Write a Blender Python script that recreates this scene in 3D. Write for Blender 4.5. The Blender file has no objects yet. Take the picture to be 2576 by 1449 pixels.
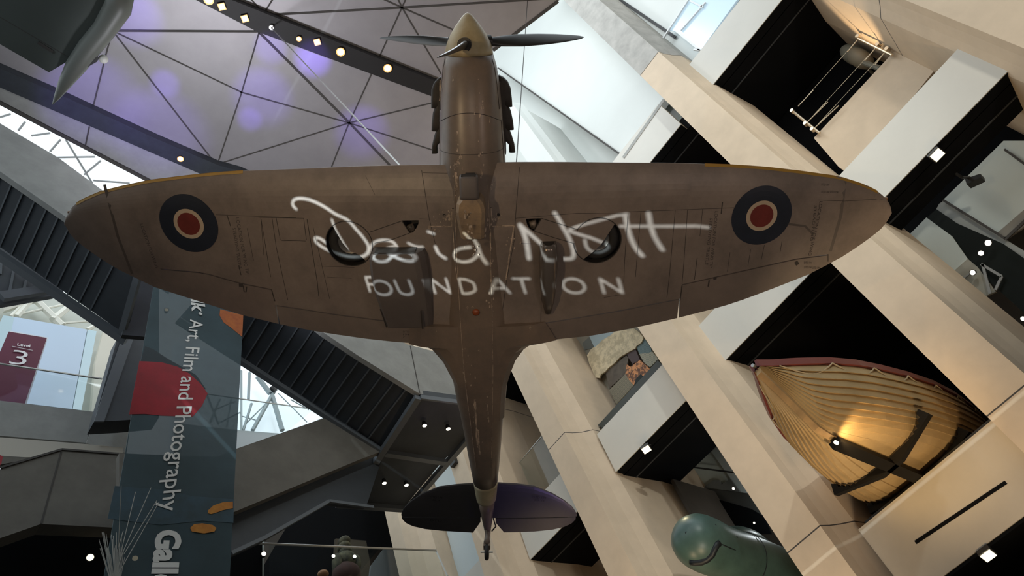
import bpy, bmesh, math, random
from mathutils import Vector, Matrix, geometry
import numpy as np
random.seed(7)
C = bpy.context.scene
COL = C.collection
# ---------------------------------------------------------------- camera
CX, CY, FPX = 1288.0, 724.5, 1800.0
M = np.array([[0.7663671, -0.33700235, -0.5469103],
              [-0.57731474, -0.73470596, -0.35625108],
              [-0.2817608, 0.58875849, -0.75761091]])
C0 = np.array([0, 0, 1.6])
cd = bpy.data.cameras.new('camera')
cd.sensor_fit = 'HORIZONTAL'; cd.sensor_width = 36; cd.lens = 36 * FPX / 2576
cd.clip_start = 0.05; cd.clip_end = 300
cam = bpy.data.objects.new('camera', cd); COL.objects.link(cam)
mw = Matrix([list(M[0]) + [0], list(M[1]) + [0], list(M[2]) + [1.6], [0, 0, 0, 1]])
cam.matrix_world = mw
C.camera = cam
# ---------------------------------------------------------------- view, world
C.view_settings.view_transform = 'Standard'
C.view_settings.look = 'None'
C.view_settings.gamma = 1
C.view_settings.use_curve_mapping = False
C.view_settings.exposure = 0.0
C.cycles.use_denoising = True
C.cycles.max_bounces = 6
C.cycles.diffuse_bounces = 3
C.cycles.caustics_reflective = False
C.cycles.caustics_refractive = False
C.cycles.sample_clamp_indirect = 4
w = bpy.data.worlds.new('sky'); C.world = w; w.use_nodes = True
bg = w.node_tree.nodes['Background']
bg.inputs[0].default_value = (0.86, 0.95, 1.0, 1); bg.inputs[1].default_value = 1.35

def lamp(kind, name, loc, target, energy, color, size=0.3, spot=60, blend=0.6, sy=None):
    d = bpy.data.lights.new(name, kind); d.energy = energy; d.color = color
    if kind == 'SPOT': d.spot_size = math.radians(spot); d.spot_blend = blend; d.shadow_soft_size = size
    elif kind == 'AREA':
        d.size = size
        if sy: d.shape = 'RECTANGLE'; d.size_y = sy
    else: d.shadow_soft_size = size
    o = bpy.data.objects.new(name, d); COL.objects.link(o); o.location = loc
    if target is not None:
        o.rotation_euler = (Vector(target) - Vector(loc)).to_track_quat('-Z', 'Y').to_euler()
    return o
WARM = (1.0, 0.72, 0.42); NEUT = (1.0, 0.90, 0.76); COOL = (0.80, 0.92, 1.0)
# daylight falling through the roof glazing
lamp('AREA', 'roof_daylight', (4.5, 0.5, 29.5), (9.0, 2.0, 14), 850, (.88, .95, 1.0), 6, sy=6)
# added spots with no fixture, lighting the fins, parapets, ceiling and aircraft
LAMPS = [
    ('SPOT', 'unseen_beam', (9.4, 2.0, 3.0), (12.0, .8, 8.6), 500, WARM, .25, 80),
    ('SPOT', 'unseen_beam', (9.2, 6.0, 2.6), (12.0, 4.8, 8.8), 460, WARM, .25, 80),
    ('SPOT', 'unseen_beam', (9.0, 9.8, 3.6), (12, 8.6, 10), 380, WARM, .25, 80),
    ('SPOT', 'unseen_beam', (3.5, -7.0, 14.5), (12.6, 6.5, 13.5), 1900, (.97, 1.0, .95), .25, 70),
    ('SPOT', 'unseen_beam', (6.0, -8.0, 8.5), (12.6, -1.0, 13.5), 850, (1, .93, .80), .3, 60),
    ('SPOT', 'unseen_beam', (7.0, 2.5, 1.0), (12.6, 7.2, 11.8), 700, NEUT, .25, 50),
    ('SPOT', 'unseen_beam', (-4.2, 2.8, 3.2), (3.2, .9, 10.2), 720, WARM, .06, 74, .8),
    ('SPOT', 'unseen_beam', (-1.0, -1.0, .6), (3.6, 1.2, 10.2), 270, (1, .80, .66), .3, 80),
    ('SPOT', 'unseen_beam', (4.6, -3.4, .6), (5.5, .2, 9.6), 260, (1, .78, .68), .3, 80),
    ('SPOT', 'unseen_beam', (2.0, 6.2, 11.5), (4.6, 5.2, 20), 1900, (0.90, .90, .97), .4, 110),
    ('SPOT', 'cool_fill_beam', (-6.0, 3.0, 11.0), (.5, 8.7, 16.0), 520, (.72, .86, 1.0), .6, 60),  # added cool fill for the stair balustrade; no window there
]
for a in LAMPS: lamp(a[0], a[1], a[2], a[3], a[4], a[5], a[6], a[7], a[8] if len(a) > 8 else .6)

# ---------------------------------------------------------------- geometry helpers
def ray(u, v): return M @ np.array([u - CX, -(v - CY), -FPX])
def at(u, v, ax, val):
    d = ray(u, v); return C0 + d * ((val - C0[ax]) / d[ax])
def atp(u, v, p, n):
    d = ray(u, v); p = np.array(p, float); n = np.array(n, float)
    return C0 + d * (((p - C0) @ n) / (d @ n))
ZF = {'z1': (0, 0, 3.0186), 'z2': (600, 0, 2.862), 'z3': (1250, 0, 3.0186), 'z4': (1876, 0, 3.0186), 'z5': (0, 400, 2.8986),
      'z6': (650, 400, 2.8986), 'z7': (1250, 400, 2.8986), 'z8': (1876, 400, 2.8986), 'q1': (0, 700, 1.935), 'q2': (250, 700, 1.934),
      'q3': (850, 850, 2.4185), 'q4': (1250, 780, 2.1657), 'q5': (1850, 850, 2.4187), 'q6': (1650, 1150, 4.845),
      'r1': (0, 600, 4.831), 'r2': (1380, 780, 5.175), 'r3': (1960, 60, 4.529), 'r4': (2200, 380, 3.083), 'r5': (580, 1280, 5.367),
      'r6': (1560, 1050, 5.795), 'r7': (940, 1020, 5.175), 'r8': (1080, 0, 3.2917), 's3': (780, 480, 4.262), 's4': (1280, 500, 4.262),
      's5': (1080, 400, 5.573), 's1': (150, 380, 3.813), 's2': (1700, 380, 3.813)}
def Z(k, *pts):
    o = ZF[k]; return [(o[0] + x / o[2], o[1] + y / o[2]) for x, y in pts]

def mk(name, V, F, mat, parent=None, smooth=False, mats=None, fm=None):
    """One mesh object from world-space vertices; a top-level mesh gets its origin at its centre."""
    V = [Vector(v) for v in V]
    if parent is None:
        c = sum(V, Vector()) / max(1, len(V)); loc = c
    elif parent.get('local'): loc = Vector((0, 0, 0))
    else:
        loc = Vector((0, 0, 0)); q = parent
        while q is not None: loc += q.location; q = q.parent
    me = bpy.data.meshes.new(name); me.from_pydata([tuple(v - loc) for v in V], [], F)
    bm = bmesh.new(); bm.from_mesh(me)
    bmesh.ops.recalc_face_normals(bm, faces=bm.faces); bm.to_mesh(me); bm.free()
    for m in (mats or [mat]): me.materials.append(m)
    if fm:
        for p, i in zip(me.polygons, fm): p.material_index = i
    if smooth:
        for p in me.polygons: p.use_smooth = True
    o = bpy.data.objects.new(name, me); COL.objects.link(o)
    if parent is None: o.location = loc
    else:
        o.parent = parent
        if parent.get('local'): o['local'] = 1
    return o
def thing(name, label, cat, loc, group=None):
    o = bpy.data.objects.new(name, None); COL.objects.link(o); o.location = loc
    o['label'] = label; o['category'] = cat
    if group: o['group'] = group
    return o
def tag(o, label, cat, group=None, kind=None):
    o['label'] = label; o['category'] = cat
    if group: o['group'] = group
    if kind: o['kind'] = kind
    return o
def struct(o, label=None, cat='wall'):
    o['kind'] = 'structure'
    if label: o['label'] = label; o['category'] = cat
    return o
class MB:
    def __init__(s): s.V = []; s.F = []; s.m = []
    def add(s, V, F, mi=0):
        n = len(s.V); s.V += [tuple(v) for v in V]; s.F += [[i + n for i in f] for f in F]; s.m += [mi] * len(F); return s
    def prism(s, P, off, mi=0):
        n = len(P); P = [np.array(p, float) for p in P]; Q = [p + np.array(off, float) for p in P]
        s.add(P + Q, [list(range(n)), list(range(2 * n - 1, n - 1, -1))] + [[i, (i + 1) % n, n + (i + 1) % n, n + i] for i in range(n)], mi); return s
    def loft(s, rings, cap=True, mi=0):
        n = len(rings[0]); V = [p for r in rings for p in r]; F = []
        for a in range(len(rings) - 1):
            for i in range(n): F.append([a * n + i, a * n + (i + 1) % n, (a + 1) * n + (i + 1) % n, (a + 1) * n + i])
        if cap: F += [list(range(n))[::-1], [(len(rings) - 1) * n + i for i in range(n)]]
        s.add(V, F, mi); return s
    def tube(s, P, r, n=8, mi=0, r2=None):
        P = [Vector(p) for p in P]; rings = []
        for i, p in enumerate(P):
            d = (P[min(i + 1, len(P) - 1)] - P[max(i - 1, 0)]).normalized()
            a = d.orthogonal().normalized() if i == 0 else (a - d * a.dot(d)).normalized()
            b = d.cross(a); rr = r if r2 is None else r + (r2 - r) * i / (len(P) - 1)
            if isinstance(r, (list, tuple)): rr = r[i]
            rings.append([p + (a * math.cos(t) + b * math.sin(t)) * rr for t in [2 * math.pi * k / n for k in range(n)]])
        return s.loft(rings, True, mi)
    def box(s, a, b, mi=0):
        x0, y0, z0 = a; x1, y1, z1 = b
        return s.prism([(x0, y0, z0), (x1, y0, z0), (x1, y1, z0), (x0, y1, z0)], (0, 0, z1 - z0), mi)
    def bar(s, p, q, wd, up, th, mi=0):
        """flat bar from p to q, wd wide across, extruded th along up"""
        p = np.array(p, float); q = np.array(q, float); up = np.array(up, float); up /= np.linalg.norm(up)
        d = q - p; c = np.cross(d, up); c = c / (np.linalg.norm(c) + 1e-9) * wd / 2
        return s.prism([p - c, p + c, q + c, q - c], up * th, mi)
    def obj(s, name, mat, parent=None, smooth=False, mats=None):
        return mk(name, s.V, s.F, mat, parent, smooth, mats, s.m if mats else None)
def P3(px, ax, val): return [at(u, v, ax, val) for u, v in px]
OFF = {0: (1, 0, 0), 1: (0, 1, 0), 2: (0, 0, 1)}
def poly(name, px, ax, val, th, mat, parent=None):
    return MB().prism(P3(px, ax, val), np.array(OFF[ax]) * th).obj(name, mat, parent)
def seg(mb, a, b, ax, val, wd, th=.03, mi=0):
    p = at(*a, ax, val); q = at(*b, ax, val)
    return mb.bar(p, q, wd, -np.array(OFF[ax], float), th, mi)

# ---------------------------------------------------------------- materials
def mat(name, col, rough=.6, metal=0, noise=None, scale=3, bump=0, emit=None, es=1, alpha=None, col2=None, spec=.5, thr=None):
    m = bpy.data.materials.new(name); m.use_nodes = True
    nt = m.node_tree; b = nt.nodes['Principled BSDF']
    b.inputs['Base Color'].default_value = (*col, 1); b.inputs['Roughness'].default_value = rough
    b.inputs['Metallic'].default_value = metal; b.inputs['Specular IOR Level'].default_value = spec
    if noise or col2:
        tc = nt.nodes.new('ShaderNodeTexCoord'); n = nt.nodes.new('ShaderNodeTexNoise')
        n.inputs['Scale'].default_value = scale; n.inputs['Detail'].default_value = 6; n.inputs['Roughness'].default_value = .65
        nt.links.new(tc.outputs['Object'], n.inputs['Vector'])
        r = nt.nodes.new('ShaderNodeValToRGB'); nt.links.new(n.outputs['Fac'], r.inputs[0])
        c2 = col2 or tuple(c * (1 - noise) for c in col)
        lo, hi = thr or (.35, .65)
        r.color_ramp.elements[0].position = lo; r.color_ramp.elements[1].position = hi
        r.color_ramp.elements[0].color = (*c2, 1); r.color_ramp.elements[1].color = (*col, 1)
        nt.links.new(r.outputs[0], b.inputs['Base Color'])
        if bump:
            bp = nt.nodes.new('ShaderNodeBump'); bp.inputs['Strength'].default_value = bump; bp.inputs['Distance'].default_value = .02
            nt.links.new(n.outputs['Fac'], bp.inputs['Height']); nt.links.new(bp.outputs[0], b.inputs['Normal'])
    if emit:
        b.inputs['Emission Color'].default_value = (*emit, 1); b.inputs['Emission Strength'].default_value = es
    if alpha is not None: b.inputs['Alpha'].default_value = alpha
    return m
def glassy(name, col, a):
    """thin pane: mostly clear, a little reflective"""
    m = bpy.data.materials.new(name); m.use_nodes = True; nt = m.node_tree; nt.nodes.clear()
    o = nt.nodes.new('ShaderNodeOutputMaterial'); t = nt.nodes.new('ShaderNodeBsdfTransparent'); g = nt.nodes.new('ShaderNodeBsdfGlossy')
    t.inputs[0].default_value = (*col, 1); g.inputs['Roughness'].default_value = .03
    mx = nt.nodes.new('ShaderNodeMixShader'); mx.inputs[0].default_value = a
    nt.links.new(t.outputs[0], mx.inputs[1]); nt.links.new(g.outputs[0], mx.inputs[2]); nt.links.new(mx.outputs[0], o.inputs[0]); return m
m_fin = mat('fin_render', (.68, .55, .405), .8, noise=.10, scale=1.6, bump=.05)
m_fin_side = m_fin
m_para = mat('parapet_white', (.64, .62, .56), .6, noise=.05, scale=.8)
m_seam = mat('seam_dark', (.06, .055, .05), .8)
m_black = mat('soffit_black', (.004, .0045, .0055), .8, spec=.08)
m_blackline = mat('soffit_rail', (.05, .055, .06), .5)
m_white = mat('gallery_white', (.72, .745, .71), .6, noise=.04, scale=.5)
m_grey = mat('gallery_grey', (.30, .31, .31), .7, noise=.12, scale=.8)
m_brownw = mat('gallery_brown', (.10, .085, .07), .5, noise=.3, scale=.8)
m_ceil = mat('ceiling_metal', (.36, .345, .355), .46, metal=.35, noise=.14, scale=.7)
m_conc = mat('concrete', (.34, .345, .33), .8, noise=.18, scale=2.2, bump=.08)
m_concd = mat('concrete_dark', (.16, .15, .13), .85, noise=.2, scale=2.0, bump=.08)
m_stair = mat('stair_paint', (.050, .058, .068), .55, noise=.2, scale=1.5)
m_stairl = mat('stair_lip', (.12, .135, .15), .5)
m_steel = mat('steel', (.55, .55, .53), .3, metal=.9)
m_dark = mat('dark_channel', (.008, .007, .007), .6, noise=.3, scale=4)
m_bulb = mat('lamp_glow', (1, .9, .7), .5, emit=(1.0, .86, .56), es=2.6)
m_ring = mat('lamp_halo', (.8, .5, .2), .4, emit=(1.0, .50, .12), es=.75)  # glowing ring added in place of each lamp's halo
m_bulbw = mat('lamp_glow_white', (1, .95, .85), .5, emit=(1.0, .94, .78), es=2.4)
m_housing = mat('lamp_housing', (.02, .02, .02), .5)
m_glass = glassy('glass_clear', (.95, .98, .98), .035)
m_floor = mat('floor_stone', (.10, .095, .09), .6, noise=.2, scale=1)

# ---------------------------------------------------------------- room shell
struct(MB().box((-12, -12, -.2), (20, 22, 0)).obj('floor', m_floor))
struct(MB().box((-12.3, -12, 0), (-12, 22, 14)).obj('wall_left', m_concd))
struct(MB().box((-12, -12.3, 0), (20, -12, 20)).obj('wall_back', m_concd))
struct(MB().box((17.6, -8, 0), (17.9, 22, 31)).obj('wall_right', m_grey))
struct(MB().box((-12, 21, 0), (20, 21.3, 16)).obj('wall_front', m_black))

def fin(n, y0, y1, lean, x0=12.0, flare=-1, d1=.30, d2=.50, z0=0, z1=30, seams=(), zr=10, m=None):
    """upright fin: narrow face towards the hall, one flank flaring back"""
    def sec(z):
        s = lean * (z - zr); lo, hi = y0 + s, y1 + s
        a, b = (lo, hi) if flare < 0 else (hi, lo); f = flare
        P = [(x0, b, z), (x0, a, z), (x0 + .22, a + f * .06, z), (x0 + .45, a + f * .16, z), (x0 + .7, a + f * d1, z), (x0 + 2.2, a + f * d2, z), (x0 + 5.6, a + f * d2, z), (x0 + 5.6, b, z)]
        return P
    mb = MB(); zs = sorted([z0] + [v for s_ in seams for v in (s_ - .012, s_ + .012)] + [z1])
    mb.loft([sec(z) for z in zs])
    ns = len(zs) - 1
    mi = []
    for a in range(ns):
        for i in range(8): mi.append(1 if a % 2 == 1 else 0)
    mb.m = mi + [0, 0]
    o = mb.obj('trim_%d' % n, None, None, False, [m or m_fin, m_seam])
    return struct(o)
fin(1, -4.5, -3.7, 0, flare=+1, d1=.30, d2=.50, seams=(14.6,))
fin(2, .22, 1.02, -.032, d1=.30, d2=.49, z1=19.7, seams=(6.6,))
m_finu = mat('fin_upper_dim', (.46, .44, .40), .8, noise=.25, scale=2.2)  # greyer copy of the fin colour; weaker light up there painted in
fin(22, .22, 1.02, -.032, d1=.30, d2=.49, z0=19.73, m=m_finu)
fin(3, 4.28, 5.05, .004, d1=.30, d2=.49, z1=18.6, seams=(6.95, 13.4))
fin(23, 4.28, 5.05, .004, d1=.06, d2=.12, z0=18.6, z1=25.5, m=m_white)  # fin top in wall white; the daylight's wash-out is painted in
fin(4, 8.15, 8.82, .042, d1=.34, d2=.5, seams=(12.65,))
fin(5, 11.70, 12.35, .03, d1=.45, d2=.6, seams=(17.0,))
fin(6, 15.05, 15.65, .06, d1=.5, d2=.7)

XP = 12.62
# parapets, black soffits and rails, bay by bay: (y0, y1)
bays = [(-3.46, -.26), (1.0, 4.05), (5.0, 7.82), (8.8, 11.28), (12.3, 14.6)]
k = 1
for bi, (a, b) in enumerate(bays):
    for zb, zt in ((11.18, 12.38), (17.62, 19.02)):
        y0, y1 = a, b
        struct(MB().box((XP, y0, zb), (XP + .28, y1, zt)).obj('wall_parapet', m_para))
        xf = 14.7 if zb < 12 else 15.25
        if bi == 0 and zb < 12: xf = 13.75
        if bi == 1: xf = 17.3
        mb = MB().box((XP + .02, y0 + .01, zb - .012), (XP + .3, y1 - .01, zb - .002)).box((XP + .28, y0 - .6, zb - .012), (xf, y1 + .6, zb + .5))
        mb.box((13.28, y0 - .6, zb - .03), (13.31, y1 + .6, zb - .012), 1)
        struct(mb.obj('ceiling_soffit', None, None, False, [m_black, m_blackline]))
# white room walls over the upper parapets
mb = MB().prism(P3([(1262, 60), (1404, 3), (1500, -60), (1690, 235), (1667, 250), (1568, 394), (1245, 166)], 0, 13.6), (.3, 0, 0))
struct(mb.obj('wall_daylit', m_white))
struct(poly('wall_upper', [(1180, -80), (1800, -120), (1760, 330), (1620, 440), (1170, 440)], 0, 14.4, .2, m_white))
mb = MB(); seg(mb, (1253, 171), (1568, 394), 0, 13.55, .06)
seg(mb, (1568, 397), (1670, 251), 0, 12.615, .12, .01, 1)
struct(mb.obj('trim_7', None, None, False, [m_seam, mat('grey_bar', (.33, .33, .31), .7)]))
# upper wall beyond the second fin, with its window
struct(poly('wall_upper_bay', [(1440, -60), (1640, 150), (1760, 240), (1830, 60), (1900, -80)], 0, 13.3, .2, m_white))
mb = MB()
seg(mb, (1560, 0), (1700, 95), 0, 13.25, .09); seg(mb, (1480, -60), (1560, 0), 0, 13.25, .09)
struct(mb.obj('trim_8', m_dark))
win = struct(poly('window_1', Z('z3', (1450, 0), (1300, 225), (1370, 240), (1545, 385), (1830, -10), (1830, -80), (1500, -80)), 0, 13.1, .06, mat('window_sky', (.35, .45, .5), .2, emit=(.55, .72, .85), es=.55)))
mb = MB()
m_wf = mat('window_frame', (.7, .72, .72), .4)
for a, b in (((1460, 0), (1260, 305)), ((1365, 240), (1545, 385)), ((1470, 10), (1570, 60)), ((1590, 20), (1400, 235)), ((1545, 385), (1500, 380))):
    A, B = Z('z3', a, b); seg(mb, A, B, 0, 13.08, .05, .05)
mb.obj('window_frame', m_wf, win)

# ---------------------------------------------------------------- triangulated ceiling (z = 20)
ceil = struct(poly('ceiling', [(-420, -330), (-420, -20), (0, 172), (397, 351), (550, 416), (700, 480), (1180, 540), (1180, 172), (1240, 125), (1404, 3), (1560, -125)], 2, 20.0, .25, m_ceil))
mb = MB()
CL = [((283, 77), (650, 79), .05), ((283, 77), (608, 232), .032), ((283, 77), (543, 413), .036), ((232, 278), (266, 140), .03), ((266, 140), (283, 77), .03), ((283, 77), (303, -10), .03),
      ((652, 80), (608, 232), .034), ((608, 232), (547, 413), .034), ((604, 231), (878, 309), .034), ((652, 81), (879, 309), .06), ((879, 309), (981, 416), .06),
      ((878, 309), (547, 413), .034), ((878, 309), (834, 420), .034), ((878, 309), (1090, 258), .034), ((878, 309), (1090, 378), .034), ((878, 309), (1011, 19), .034),
      ((1011, 19), (680, 37), .05), ((1011, 19), (1323, 0), .05), ((1323, 0), (1500, -12), .05), ((1011, 19), (960, -4), .034), ((1011, 19), (998, -8), .034), ((1011, 19), (1024, -10), .034), ((1011, 19), (1142, 76), .034),
      ((1011, 19), (1112, 190), .034), ((662, 36), (690, -8), .034), ((666, 36), (626, -8), .034), ((283, 77), (200, 60), .04), ((1404, 3), (1240, 127), .09)]
for a, b, wd in CL: seg(mb, a, b, 2, 19.995, wd, .012)
struct(mb.obj('trim_9', m_seam))
struct(poly('trim_10', [(360, -70), (493, 0), (645, 79), (1082, 241), (1130, 259), (1130, 218), (1087, 201), (583, 0), (450, -57)], 2, 19.72, .27, m_dark))
struct(poly('trim_11', [(-40, 155), (137, 232), (397, 351), (550, 416), (606, 431), (640, 447), (560, 452), (503, 437), (205, 308), (-40, 203)], 2, 19.72, .27, mat('dark_channel_glare', (.03, .036, .045), .6, noise=.3, scale=4)))  # bluish glare put into the channel's colour
struct(poly('trim_12', [(-40, 203), (205, 308), (503, 437), (560, 470), (374, 454), (0, 260), (-40, 238)], 2, 19.9, .2, m_conc))
mb = MB(); seg(mb, (225, 318), (215, 366), 2, 19.89, .03, .01); seg(mb, (-40, 236), (0, 257), 2, 19.89, .09, .05); seg(mb, (0, 257), (380, 456), 2, 19.89, .09, .05)
struct(mb.obj('trim_13', m_seam))

def downlight(u, v, ax, val, r, label, group, square=False, glow=None, aim=(0, 0, -1), hs=1.0):
    c = Vector(at(u, v, ax, val)); t = thing('ceiling_lamp', label, 'lamp', c, group)
    d = Vector(aim).normalized(); a = d.orthogonal().normalized(); b = d.cross(a); n = 4 if square else 16
    ph = math.pi / 4 if square else 0
    def ring(o, rr): return [c + d * o + (a * math.cos(2 * math.pi * i / n + ph) + b * math.sin(2 * math.pi * i / n + ph)) * rr for i in range(n)]
    mb = MB(); mb.loft([ring(-r * 2.2 * hs, r * .8), ring(-r * .3, r * 1.15), ring(.0, r * 1.25), ring(.0, r * 1.02), ring(-r * .12, r)]); mb.obj('housing', m_housing, t)
    MB().loft([ring(-r * .1, r * .98), ring(r * .02, r * .9)]).obj('lens', glow or m_bulb, t)
    if glow is None and val > 15 and ax == 2: MB().loft([ring(.0, r * 1.3), ring(r * .03, r * 1.3), ring(r * .03, r * 1.0), ring(0, r * 1.0), ring(.0, r * 1.3)], False).obj('halo_ring', m_ring, t)
    return t
for i, (u, v, sq, wh) in enumerate([(558, 17, 1, 'third from the frame edge'), (616, 47, 1, 'beside the cable anchor'), (752, 98, 0, 'small and closest to its square neighbour'),
                                    (798, 106, 1, 'fourth along from the aircraft nose'), (857, 131, 0, 'between the square lamp and the brightest one'), (975, 172, 0, 'brightest and closest to the aircraft nose'), (525, 0, 0, 'at the upper edge of the view')]):
    downlight(u, v, 2, 19.62, .085 if (u != 752) else .05, 'warm lit %s lamp in dark ceiling channel, %s' % ('square' if sq else 'round', wh), 'lamps in the long ceiling channel', bool(sq))
downlight(454, 400, 2, 19.62, .06, 'single small warm lamp in bluish channel above left wingtip', 'lamps in the lower ceiling channel')

# glazed roof bars seen through the slot
m_truss = mat('roof_truss', (.42, .43, .43), .5)
rt = thing('roof_truss', 'thin white roof bars crossing the bright skylight slot at left', 'roof truss', at(150, 380, 2, 25))
for a, b in (((500, 1060), (700, 1390)), ((460, 1060), (380, 1150)), ((190, 925), (140, 990)), ((0, 890), (80, 865)), ((240, 1030), (380, 1010)), ((430, 1196), (720, 1190)), ((765, 1220), (640, 1325)), ((710, 1370), (985, 1390))):
    A, B = Z('z1', a, b); p, q = at(*A, 2, 25), at(*B, 2, 25)
    MB().tube([p, q], .032, 6).obj('bar', m_truss, rt)

# ---------------------------------------------------------------- staircase (near face at Y = 8.7)
YS = 8.7
st = thing('staircase', 'grey staircase with concrete balustrade and dark ribbed underside behind left wing', 'staircase', (4, YS + 1, 12.9))
# upper flight
band = [(-60, 271), (0, 310), (146, 396), (258, 479), (430, 592), (430, 729), (345, 670), (169, 548), (0, 431), (-60, 389)]
poly('balustrade', band, 1, YS, .12, m_conc, st)
# the underside plane contains the Y direction and the near edge line
e0, e1 = at(0, 431, 1, YS + .05), at(345, 670, 1, YS + .05)
nn = np.cross(e1 - e0, [0, 1, 0.]); nn /= np.linalg.norm(nn)
def us(u, v): return atp(u, v, e0, nn)
V4 = [at(-60, 389, 1, YS + .05), at(350, 673, 1, YS + .05), us(307, 842), us(-60, 586)]
up = nn if nn[2] > 0 else -nn
MB().prism([p + up * .06 for p in V4], up * .12).obj('soffit', m_stair, st)
ed = e1 - e0
for i in range(-2, 12):
    x = 4.5 + i * 29.6; p = at(x, 431 + .692 * x, 1, YS + .1); p = e0 + ed / np.linalg.norm(ed) * ((p - e0) @ ed / np.linalg.norm(ed))
    # far end on the lower edge line
    f0, f1 = us(0, 628), us(307, 842)
    s_ = ((p - f0) @ (f1 - f0)) / ((f1 - f0) @ (f1 - f0)); q = f0 + (f1 - f0) * s_
    q = np.array([p[0], q[1], p[2]])
    if i < 11: MB().bar(p + up * .06, q + up * .06, .030, -up, .022).obj('lip', m_stairl, st)
    # tilted riser panel
    d = ed / np.linalg.norm(ed)
    if i < 10: MB().prism([p + up * .065, p + up * .065 + d * .05 - up * .0, p + d * .19 + up * .10, p + d * .02 + up * .12], q - p).obj('riser', m_stair, st)
mb = MB(); mb.bar(us(-60, 596), us(322, 855), .16, -up, .12); mb.obj('stringer', m_stairl, st)
mb = MB(); mb.bar(us(352, 690), us(309, 842), .12, -up, .10); mb.obj('cross_beam', m_stairl, st)
poly('landing_soffit', [(345, 680), (400, 715), (400, 850), (307, 842), (318, 800)], 1, YS + 1.4, .1, m_stair, st)
struct(poly('wall_stair_side', [(-60, 540), (0, 590), (150, 690), (160, 735), (134, 744), (0, 767), (-60, 780)], 1, 11.6, .1, m_stair))
mb = MB(); 
for a, b in (((165, 380), (110, 665)), ((320, 480), (285, 640)), ((10, 270), (0, 440))):
    A, B = Z('r1', a, b); seg(mb, A, B, 1, 11.58, .05)
A, B = Z('r1', (0, 730), (560, 640)); seg(mb, A, B, 1, 11.5, .22, .1)
A, B = Z('r1', (0, 215), (640, 670)); seg(mb, A, B, 1, 11.4, .10, .1)
struct(mb.obj('trim_14', m_stairl))
# post under the turn of the stair
struct(poly('column_dark', [(307, 842), (400, 850), (400, 1050), (312, 1057), (237, 1060), (295, 851)], 1, 11.9, .4, m_stair))
struct(poly('column_light_edge', [(309, 842), (338, 846), (262, 1060), (237, 1060)], 1, 11.85, .05, m_stairl))
# second flight
band2 = [(560, 640), (700, 745), (811, 835), (900, 894), (1055, 990), (1165, 1007), (1240, 1018), (1240, 925), (1160, 900), (1085, 882), (1023, 866), (830, 740)]
poly('balustrade', band2, 1, YS, .12, m_conc, st)
mb = MB(); A, B = Z('q3', (440, 50), (497, 335)); seg(mb, A, B, 1, YS, .02, .01); mb.obj('joint', m_seam, st)
g0, g1 = at(811, 835, 1, YS + .05), at(1055, 990, 1, YS + .05)
n2 = np.cross(g1 - g0, [0, 1, 0.]); n2 /= np.linalg.norm(n2); up2 = n2 if n2[2] > 0 else -n2
def us2(u, v): return atp(u, v, g0, n2)
h0 = at(560, 676, 1, YS + .05)
V4 = [h0, at(1055, 990, 1, YS + .05), us2(962, 1132), us2(607, 904), us2(450, 800)]
MB().prism([p + up2 * .06 for p in V4], up2 * .12).obj('soffit', m_stair, st)
ed2 = (g1 - g0) / np.linalg.norm(g1 - g0)
f0, f1 = us2(607, 904), us2(962, 1132)
for i in range(-8, 9):
    x = 821 + i * 29.3; p = at(x, 835 + (x - 811) * .635, 1, YS + .1)
    p = g0 + ed2 * ((p - g0) @ ed2)
    if x > 1045: break
    tt = (p[0] - f0[0]) / (f1[0] - f0[0]); q = f0 + (f1 - f0) * tt; q = np.array([p[0], q[1], p[2]])
    MB().bar(p + up2 * .06, q + up2 * .06, .03, -up2, .05).obj('lip', m_stairl, st)
    MB().prism([p + up2 * .065, p + up2 * .065 + ed2 * .05, p + ed2 * .19 + up2 * .10, p + ed2 * .02 + up2 * .12], q - p).obj('riser', m_stair, st)
mb = MB(); mb.bar(us2(450, 803), us2(965, 1134), .12, -up2, .12); mb.obj('stringer', m_stairl, st)
# landing
ZL = 13.0
lp = Z('q3', (500, 345), (800, 385), (800, 610), (640, 745), (400, 1035), (60, 1010), (0, 1008), (-20, 985), (60, 985), (280, 665))
poly('landing_soffit', lp, 2, ZL, .15, m_stair, st)
def lb(a, b, wd):
    A, B = Z('q3', a, b); MB().bar(at(*A, 2, ZL), at(*B, 2, ZL), wd, (0, 0, -1), .12).obj('landing_beam', m_stairl, st)
lb((485, 350), (60, 1000), .15); lb((790, 600), (410, 1040), .13); lb((285, 690), (650, 745), .13); lb((-10, 1000), (405, 1030), .14); lb((500, 350), (790, 388), .05)
for i, (a, lab) in enumerate([((528, 535), 'upper pair, farther from the aircraft fuselage'), ((672, 555), 'upper pair, closer to the aircraft fuselage'),
                              ((283, 885), 'lower pair, farther from the aircraft fuselage'), ((418, 897), 'lower pair, closer to the aircraft fuselage')]):
    A = Z('q3', a)[0]; downlight(*A, 2, ZL - .2, .055, 'small round spot lamp under stair landing, ' + lab, 'spot lamps under the stair landing', glow=m_bulbw)
# lower flight behind, its balustrade face and underside
YB = 10.6
bal = [(440, 1146), (545, 1149), (594, 1129), (814, 1052), (905, 1085), (968, 1132), (900, 1158), (586, 1289), (300, 1330), (300, 1140)]
poly('balustrade', bal, 1, YB, .15, m_concd, st)
und = Z('q2', (650, 1140), (1257, 885), (1390, 830), (1300, 1105), (1115, 1085), (800, 1268), (640, 1342), (300, 1500), (50, 1520), (80, 1225))
poly('soffit', und, 1, YB + .35, .15, m_stair, st)
mb = MB()
for a, b in (((640, 1342), (800, 1268)), ((800, 1268), (1115, 1088)), ((1115, 1088), (1330, 1118))):
    A, B = Z('q2', a, b); seg(mb, A, B, 1, YB + .3, .07, .05)
mb.obj('stringer', m_stairl, st)

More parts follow.
